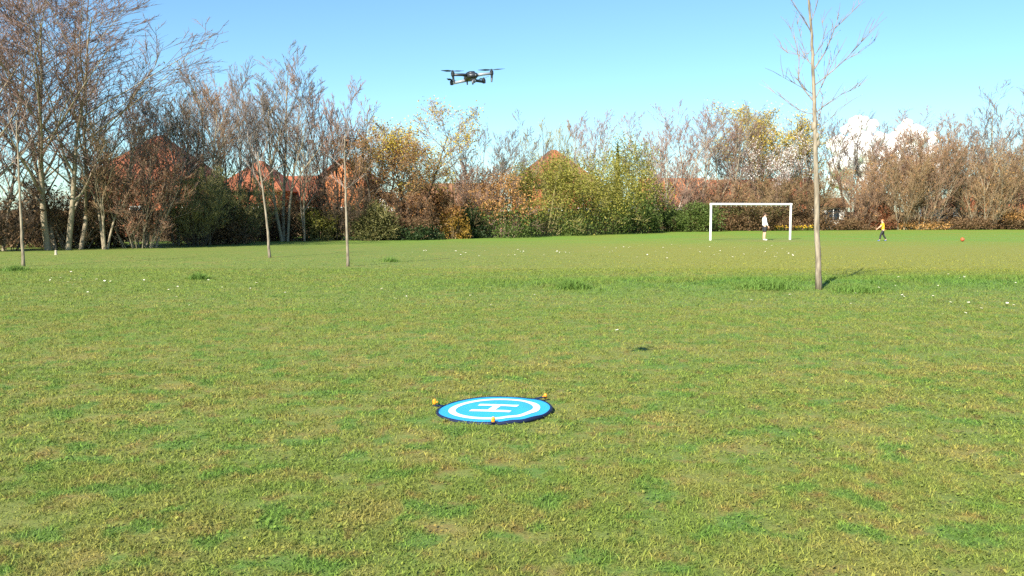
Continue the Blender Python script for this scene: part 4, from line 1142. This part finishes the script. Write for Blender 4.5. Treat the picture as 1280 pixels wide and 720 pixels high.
# tabs and pegs
M_peg = mat('peg_yellow', (0.70, 0.27, 0.015), 0.4, spec=0.4)
PEGS = [(543.5, 508, 'yellow peg at the left edge of the landing pad'), (681.5, 501, 'yellow peg at the far right edge of the landing pad'), (616.5, 531, 'yellow peg at the near edge of the landing pad')]
for px, py, lb in PEGS:
    q = gp(px, py); q.z = 0
    d = q - PAD; a = math.atan2(d.y, d.x); L = d.length
    bm = bmesh.new()
    c0 = PAD + d.normalized() * (pad_R * 0.985)
    mid = (c0 + q) / 2
    bm_len = max(0.03, (q - c0).length)
    M4 = pad.rotation_euler.to_matrix().to_4x4().inverted()
    ctr = Matrix.Rotation(-R(-18), 4, 'Z') @ (mid - PAD)
    add_box(bm, (ctr.x, ctr.y, 0.022), (bm_len + 0.02, 0.035, 0.005), a + R(18))
    bmobj('tab', bm, M_navy, pad)
    pg = empty('ground_peg', q, lb, 'peg', 'yellow pegs round the landing pad', rz=a)
    bm = bmesh.new(); add_tube(bm, [(0.01, 0, -0.12), (0.004, 0, 0.03)], 0.005, 8)
    bmobj('shaft', bm, mat('peg_steel', (0.45, 0.45, 0.46), 0.35, metal=0.9), pg)
    bm = bmesh.new(); add_lathe(bm, [(0.009, 0.016), (0.013, 0.020), (0.0145, 0.03), (0.014, 0.050), (0.010, 0.057), (0.004, 0.060)], 14, (0.003, 0, 0))
    add_box(bm, (-0.012, 0, 0.036), (0.03, 0.015, 0.012), 0, 0.003)
    bmobj('head', bm, M_peg, pg)

# ------------------------------------------------------------------ drone
M_dgrey = mat('drone_shell', (0.022, 0.026, 0.034), 0.42, (0.03, 0.034, 0.042), 20.0, spec=0.5)
M_dark = mat('drone_dark', (0.015, 0.017, 0.02), 0.4, spec=0.5)
M_silver_lit = mat('drone_silver_lit_arm', (0.24, 0.26, 0.29), 0.35, spec=0.5)  # on the arms this paler grey is painted-in light on dark grey shell
M_prop = mat('propeller_dark', (0.035, 0.045, 0.06), 0.4)
M_lens = mat('lens_glass', (0.01, 0.01, 0.015), 0.05, spec=0.9)
DC = at(588.5, 97, PAD.y)
drone = empty('quadcopter_drone', DC, 'dark grey quadcopter drone hovering in the sky above the landing pad', 'drone', rz=R(180 + 14))
drone.rotation_euler = (R(-2), R(4.5), R(180 + 14)); drone.scale = (0.95, 0.95, 0.95)
# local: +y is the nose (towards the camera), x right of the drone
def loft(bm, secs, k=16):
    """secs: (y, cz, half w, half h) super-ellipse sections"""
    rings = []
    for y, cz, w, h in secs:
        rg = []
        for j in range(k):
            a = 2 * math.pi * j / k
            ca, sa = math.cos(a), math.sin(a)
            rg.append(bm.verts.new((w * math.copysign(abs(ca) ** 0.6, ca), y, cz + h * math.copysign(abs(sa) ** 0.7, sa))))
        rings.append(rg)
    for A, B_ in zip(rings, rings[1:]):
        for j in range(k): bm.faces.new((A[j], A[(j + 1) % k], B_[(j + 1) % k], B_[j]))
    bm.faces.new(rings[0][::-1]); bm.faces.new(rings[-1])
bm = bmesh.new()
loft(bm, [(-0.100, 0.000, 0.028, 0.018), (-0.085, 0.002, 0.040, 0.024), (-0.02, 0.006, 0.048, 0.027), (0.05, 0.010, 0.047, 0.024), (0.085, 0.008, 0.040, 0.020), (0.102, 0.006, 0.026, 0.013)])
bo = bmobj('body', bm, M_dgrey, drone, smooth=True)
bm = bmesh.new(); loft(bm, [(-0.09, 0.030, 0.020, 0.008), (-0.03, 0.036, 0.030, 0.010), (0.04, 0.036, 0.028, 0.009), (0.06, 0.030, 0.018, 0.007)])
bmobj('battery', bm, M_dark, drone, smooth=True)
bm = bmesh.new(); add_box(bm, (0, 0.088, -0.026), (0.040, 0.024, 0.020), 0, 0.004); add_box(bm, (0.0, 0.07, -0.040), (0.012, 0.012, 0.03), 0, 0.003)
gm = bmobj('gimbal', bm, M_dark, drone)
bm = bmesh.new(); add_box(bm, (0, 0.098, -0.040), (0.030, 0.026, 0.024), 0, 0.005); bmobj('camera_housing', bm, M_silver_lit, gm)
bm = bmesh.new(); add_tube(bm, [(0, 0.108, -0.040), (0, 0.117, -0.040)], 0.009, 12); bmobj('lens', bm, M_lens, gm)
for s in (-1, 1):
    bm = bmesh.new(); add_ellipsoid(bm, (s * 0.018, 0.098, 0.008), (0.006, 0.006, 0.006), 10, 7); bmobj('sensor', bm, M_silver_lit, drone, smooth=True)
    bm = bmesh.new(); add_tube(bm, [(s * 0.022, -0.045, -0.02), (s * 0.022, -0.045, -0.050)], [0.007, 0.005], 8); bmobj('foot', bm, M_dark, drone)
def prop(parent, c, ang, m):
    bm = bmesh.new()
    L = 0.105
    for s in (0, math.pi):
        prof_ = [(0.004, 0.007, 0.0), (0.02, 0.012, 0.12), (0.05, 0.013, 0.16), (0.085, 0.008, 0.10), (L, 0.003, 0.05)]
        up_, lo_ = [], []
        for r, w, tw_ in prof_:
            for sgn, arr in ((1, up_), (-1, lo_)):
                for dz in (0.0007, -0.0007):
                    x, y = r, sgn * w * 0.75
                    z = sgn * w * tw_ * 2.5 + dz + 0.04 * r
                    a = ang + s
                    arr.append(bm.verts.new((c[0] + x * math.cos(a) - y * math.sin(a), c[1] + x * math.sin(a) + y * math.cos(a), c[2] + z)))
        n = len(prof_)
        for i in range(n - 1):
            u0, u1, u2, u3 = up_[2*i], up_[2*i+1], up_[2*i+2], up_[2*i+3]
            l0, l1, l2, l3 = lo_[2*i], lo_[2*i+1], lo_[2*i+2], lo_[2*i+3]
            bm.faces.new((u0, u2, l2, l0)); bm.faces.new((u1, l1, l3, u3)); bm.faces.new((u0, u1, u3, u2)); bm.faces.new((l0, l2, l3, l1))
    add_lathe(bm, [(0.009, -0.003), (0.009, 0.004), (0.004, 0.008)], 10, c)
    return bmobj('propeller', bm, m, parent)
# (x, y, z, root, arm material with its lighting painted in, leg length, prop angle)
for (mx, my, mz, rt, am, leg, pa) in ((0.156, 0.085, 0.024, (0.036, 0.06, 0.012), M_dgrey, 0.068, R(24)),
                                      (-0.150, 0.080, 0.022, (-0.036, 0.06, 0.010), M_silver_lit, 0.070, R(176)),
                                      (0.132, -0.115, -0.022, (0.030, -0.06, -0.014), M_silver_lit, 0.012, R(60)),
                                      (-0.128, -0.115, -0.020, (-0.030, -0.06, -0.014), M_dgrey, 0.012, R(100))):
    bm = bmesh.new()
    add_tube(bm, [rt, (mx * 0.55, (rt[1] + my) / 2 + 0.006, (rt[2] + mz) / 2 - 0.002), (mx, my, mz - 0.006)], [0.013, 0.011, 0.010], 10)
    ar = bmobj('arm', bm, am, drone, smooth=True)
    bm = bmesh.new(); add_lathe(bm, [(0.010, -0.018), (0.014, -0.012), (0.0145, 0.010), (0.012, 0.014), (0.006, 0.018)], 14, (mx, my, mz))
    bmobj('motor', bm, M_dark, ar)
    bm = bmesh.new(); add_tube(bm, [(mx, my, mz - 0.012), (mx * 0.985, my, mz - leg * 0.6), (mx * 0.955, my + 0.006, mz - leg)], [0.010, 0.008, 0.006], 8)
    bmobj('leg', bm, M_dark if leg > 0.03 else am, ar)
    prop(ar, (mx, my, mz + 0.021), pa, M_prop)

# ------------------------------------------------------------------ daisies, each a flower on its stalk
def daisy_mesh():
    V, Fa, mi = [], [], []
    n = 8
    h = 0.06; r = 0.026
    V.append((0, 0, h))
    for i in range(2 * n):
        a = math.pi * i / n
        q = r if i % 2 == 0 else r * 0.72
        V.append((q * math.cos(a), q * math.sin(a), h + 0.004))
    for i in range(2 * n): Fa.append((0, 1 + i, 1 + (i + 1) % (2 * n))); mi.append(0)
    b = len(V); V.append((0, 0, h + 0.011))
    for i in range(6): V.append((0.009 * math.cos(i * math.pi / 3), 0.009 * math.sin(i * math.pi / 3), h + 0.006))
    for i in range(6): Fa.append((b, b + 1 + i, b + 1 + (i + 1) % 6)); mi.append(1)
    b = len(V)
    for z in (0, h):
        for i in range(3): V.append((0.002 * math.cos(i * 2.09), 0.002 * math.sin(i * 2.09), z))
    for i in range(3):
        j = (i + 1) % 3
        Fa += [(b + i, b + j, b + 3 + j), (b + i, b + 3 + j, b + 3 + i)]; mi += [2, 2]
    me = bpy.data.meshes.new('daisy'); me.from_pydata(V, [], Fa)
    for p, m_ in zip(me.polygons, mi): p.material_index = m_
    for m_ in (M_petal, M_yolk, M_lf_green): me.materials.append(m_)
    return me
dm = daisy_mesh()
rd = random.Random(12)
spots = [(588, 371), (614, 384), (667, 370), (759, 368), (772, 416), (559, 390), (510, 360), (862, 373), (871, 381), (988, 371), (939, 378),
         (1026, 393), (1078, 396), (1187, 380), (1178, 378), (1216, 376), (1200, 349), (1205, 348), (1257, 365), (1033, 344), (1000, 331),
         (243, 374), (293, 367), (298, 368), (320, 356), (260, 352), (271, 353), (204, 373), (180, 352), (110, 367), (45, 363), (193, 364), (221, 373),
         (606, 495), (508, 372), (493, 376), (1120, 372), (1128, 371), (1186, 370), (1211, 381), (1206, 394), (1226, 388)]
DRIFTS = [('single white daisy open in the short grass between the landing pad and the staked tree', 'scattered single daisies', spots)]
def drift(label, group, n, fx, fy): DRIFTS.append((label, group, [(fx(), fy()) for _ in range(n)]))
drift('white daisy in the small drift near the far left sapling', 'daisies near the far left sapling', 24, lambda: rd.gauss(98, 24), lambda: rd.gauss(351, 3.5))
drift('white daisy in the long far drift in front of the olive bushes', 'daisies in front of the olive bushes', 68, lambda: rd.uniform(505, 780), lambda: rd.gauss(317, 3.5))
drift('white daisy in the wide scatter in front of the goal', 'daisies in front of the goal', 70, lambda: rd.uniform(785, 1000), lambda: rd.uniform(306, 326))
drift('white daisy in the grass right of the tall staked tree', 'daisies right of the staked tree', 24, lambda: rd.uniform(1040, 1270), lambda: rd.uniform(334, 398))
drift('white daisy in the left half of the field beyond the near grass', 'daisies in the left half of the field', 20, lambda: rd.uniform(150, 500), lambda: rd.uniform(345, 392))
for lb, gr_, pts_ in DRIFTS:
    for px, py in pts_:
        q = gp(px, py)
        o = link('daisy', dm, None, q)
        s_ = rd.uniform(0.5, 0.9) * (1.0 + max(0, (q.y - 12)) * 0.022)
        o.scale = (s_, s_, s_ * 0.8)
        o.rotation_euler = (rd.uniform(-0.5, 0.1), rd.uniform(-0.3, 0.3), rd.uniform(0, 6))
        tag(o, lb, 'daisy', gr_)

# ------------------------------------------------------------------ far clouds low in the sky
M_cloud = mat('cloud', (0.9, 0.9, 0.9), 1.0, spec=0.0)
def cloud(label, puffs, Y, seed):
    rr = np.random.default_rng(seed)
    bm = bmesh.new()
    for px, py, rpx in puffs:
        c = at(px, py, Y); r = rpx / F * Y
        for _ in range(14):
            o = rr.normal(size=3) * r * 0.55
            bmesh.ops.create_icosphere(bm, subdivisions=2, radius=r * rr.uniform(0.5, 0.95), matrix=Matrix.Translation(c + Vector(o)))
    from mathutils import noise as mn
    for v in bm.verts:
        v.co += v.normal * (mn.fractal(v.co / (Y * 0.010), 0.9, 2.2, 4) * Y * 0.0012)
    o = bmobj('cloud', bm, M_cloud, smooth=True)
    tag(o, label, 'cloud', kind='structure')
cloud('small white cumulus cloud low over the trees right of the staked tree', [(1068, 159, 6.8), (1077, 152, 6.0), (1086, 159, 6.8), (1120, 172, 7.6), (1131, 165, 7.6), (1143, 173, 7.6), (1100, 183, 12.8), (1158, 183, 10.2), (1072, 185, 15.3), (1130, 187, 17.0), (1050, 185, 11.9), (1100, 197, 13.6), (1064, 209, 17.0), (1100, 217, 17.0), (1136, 209, 17.0), (1160, 205, 13.6)], 2500, 3)
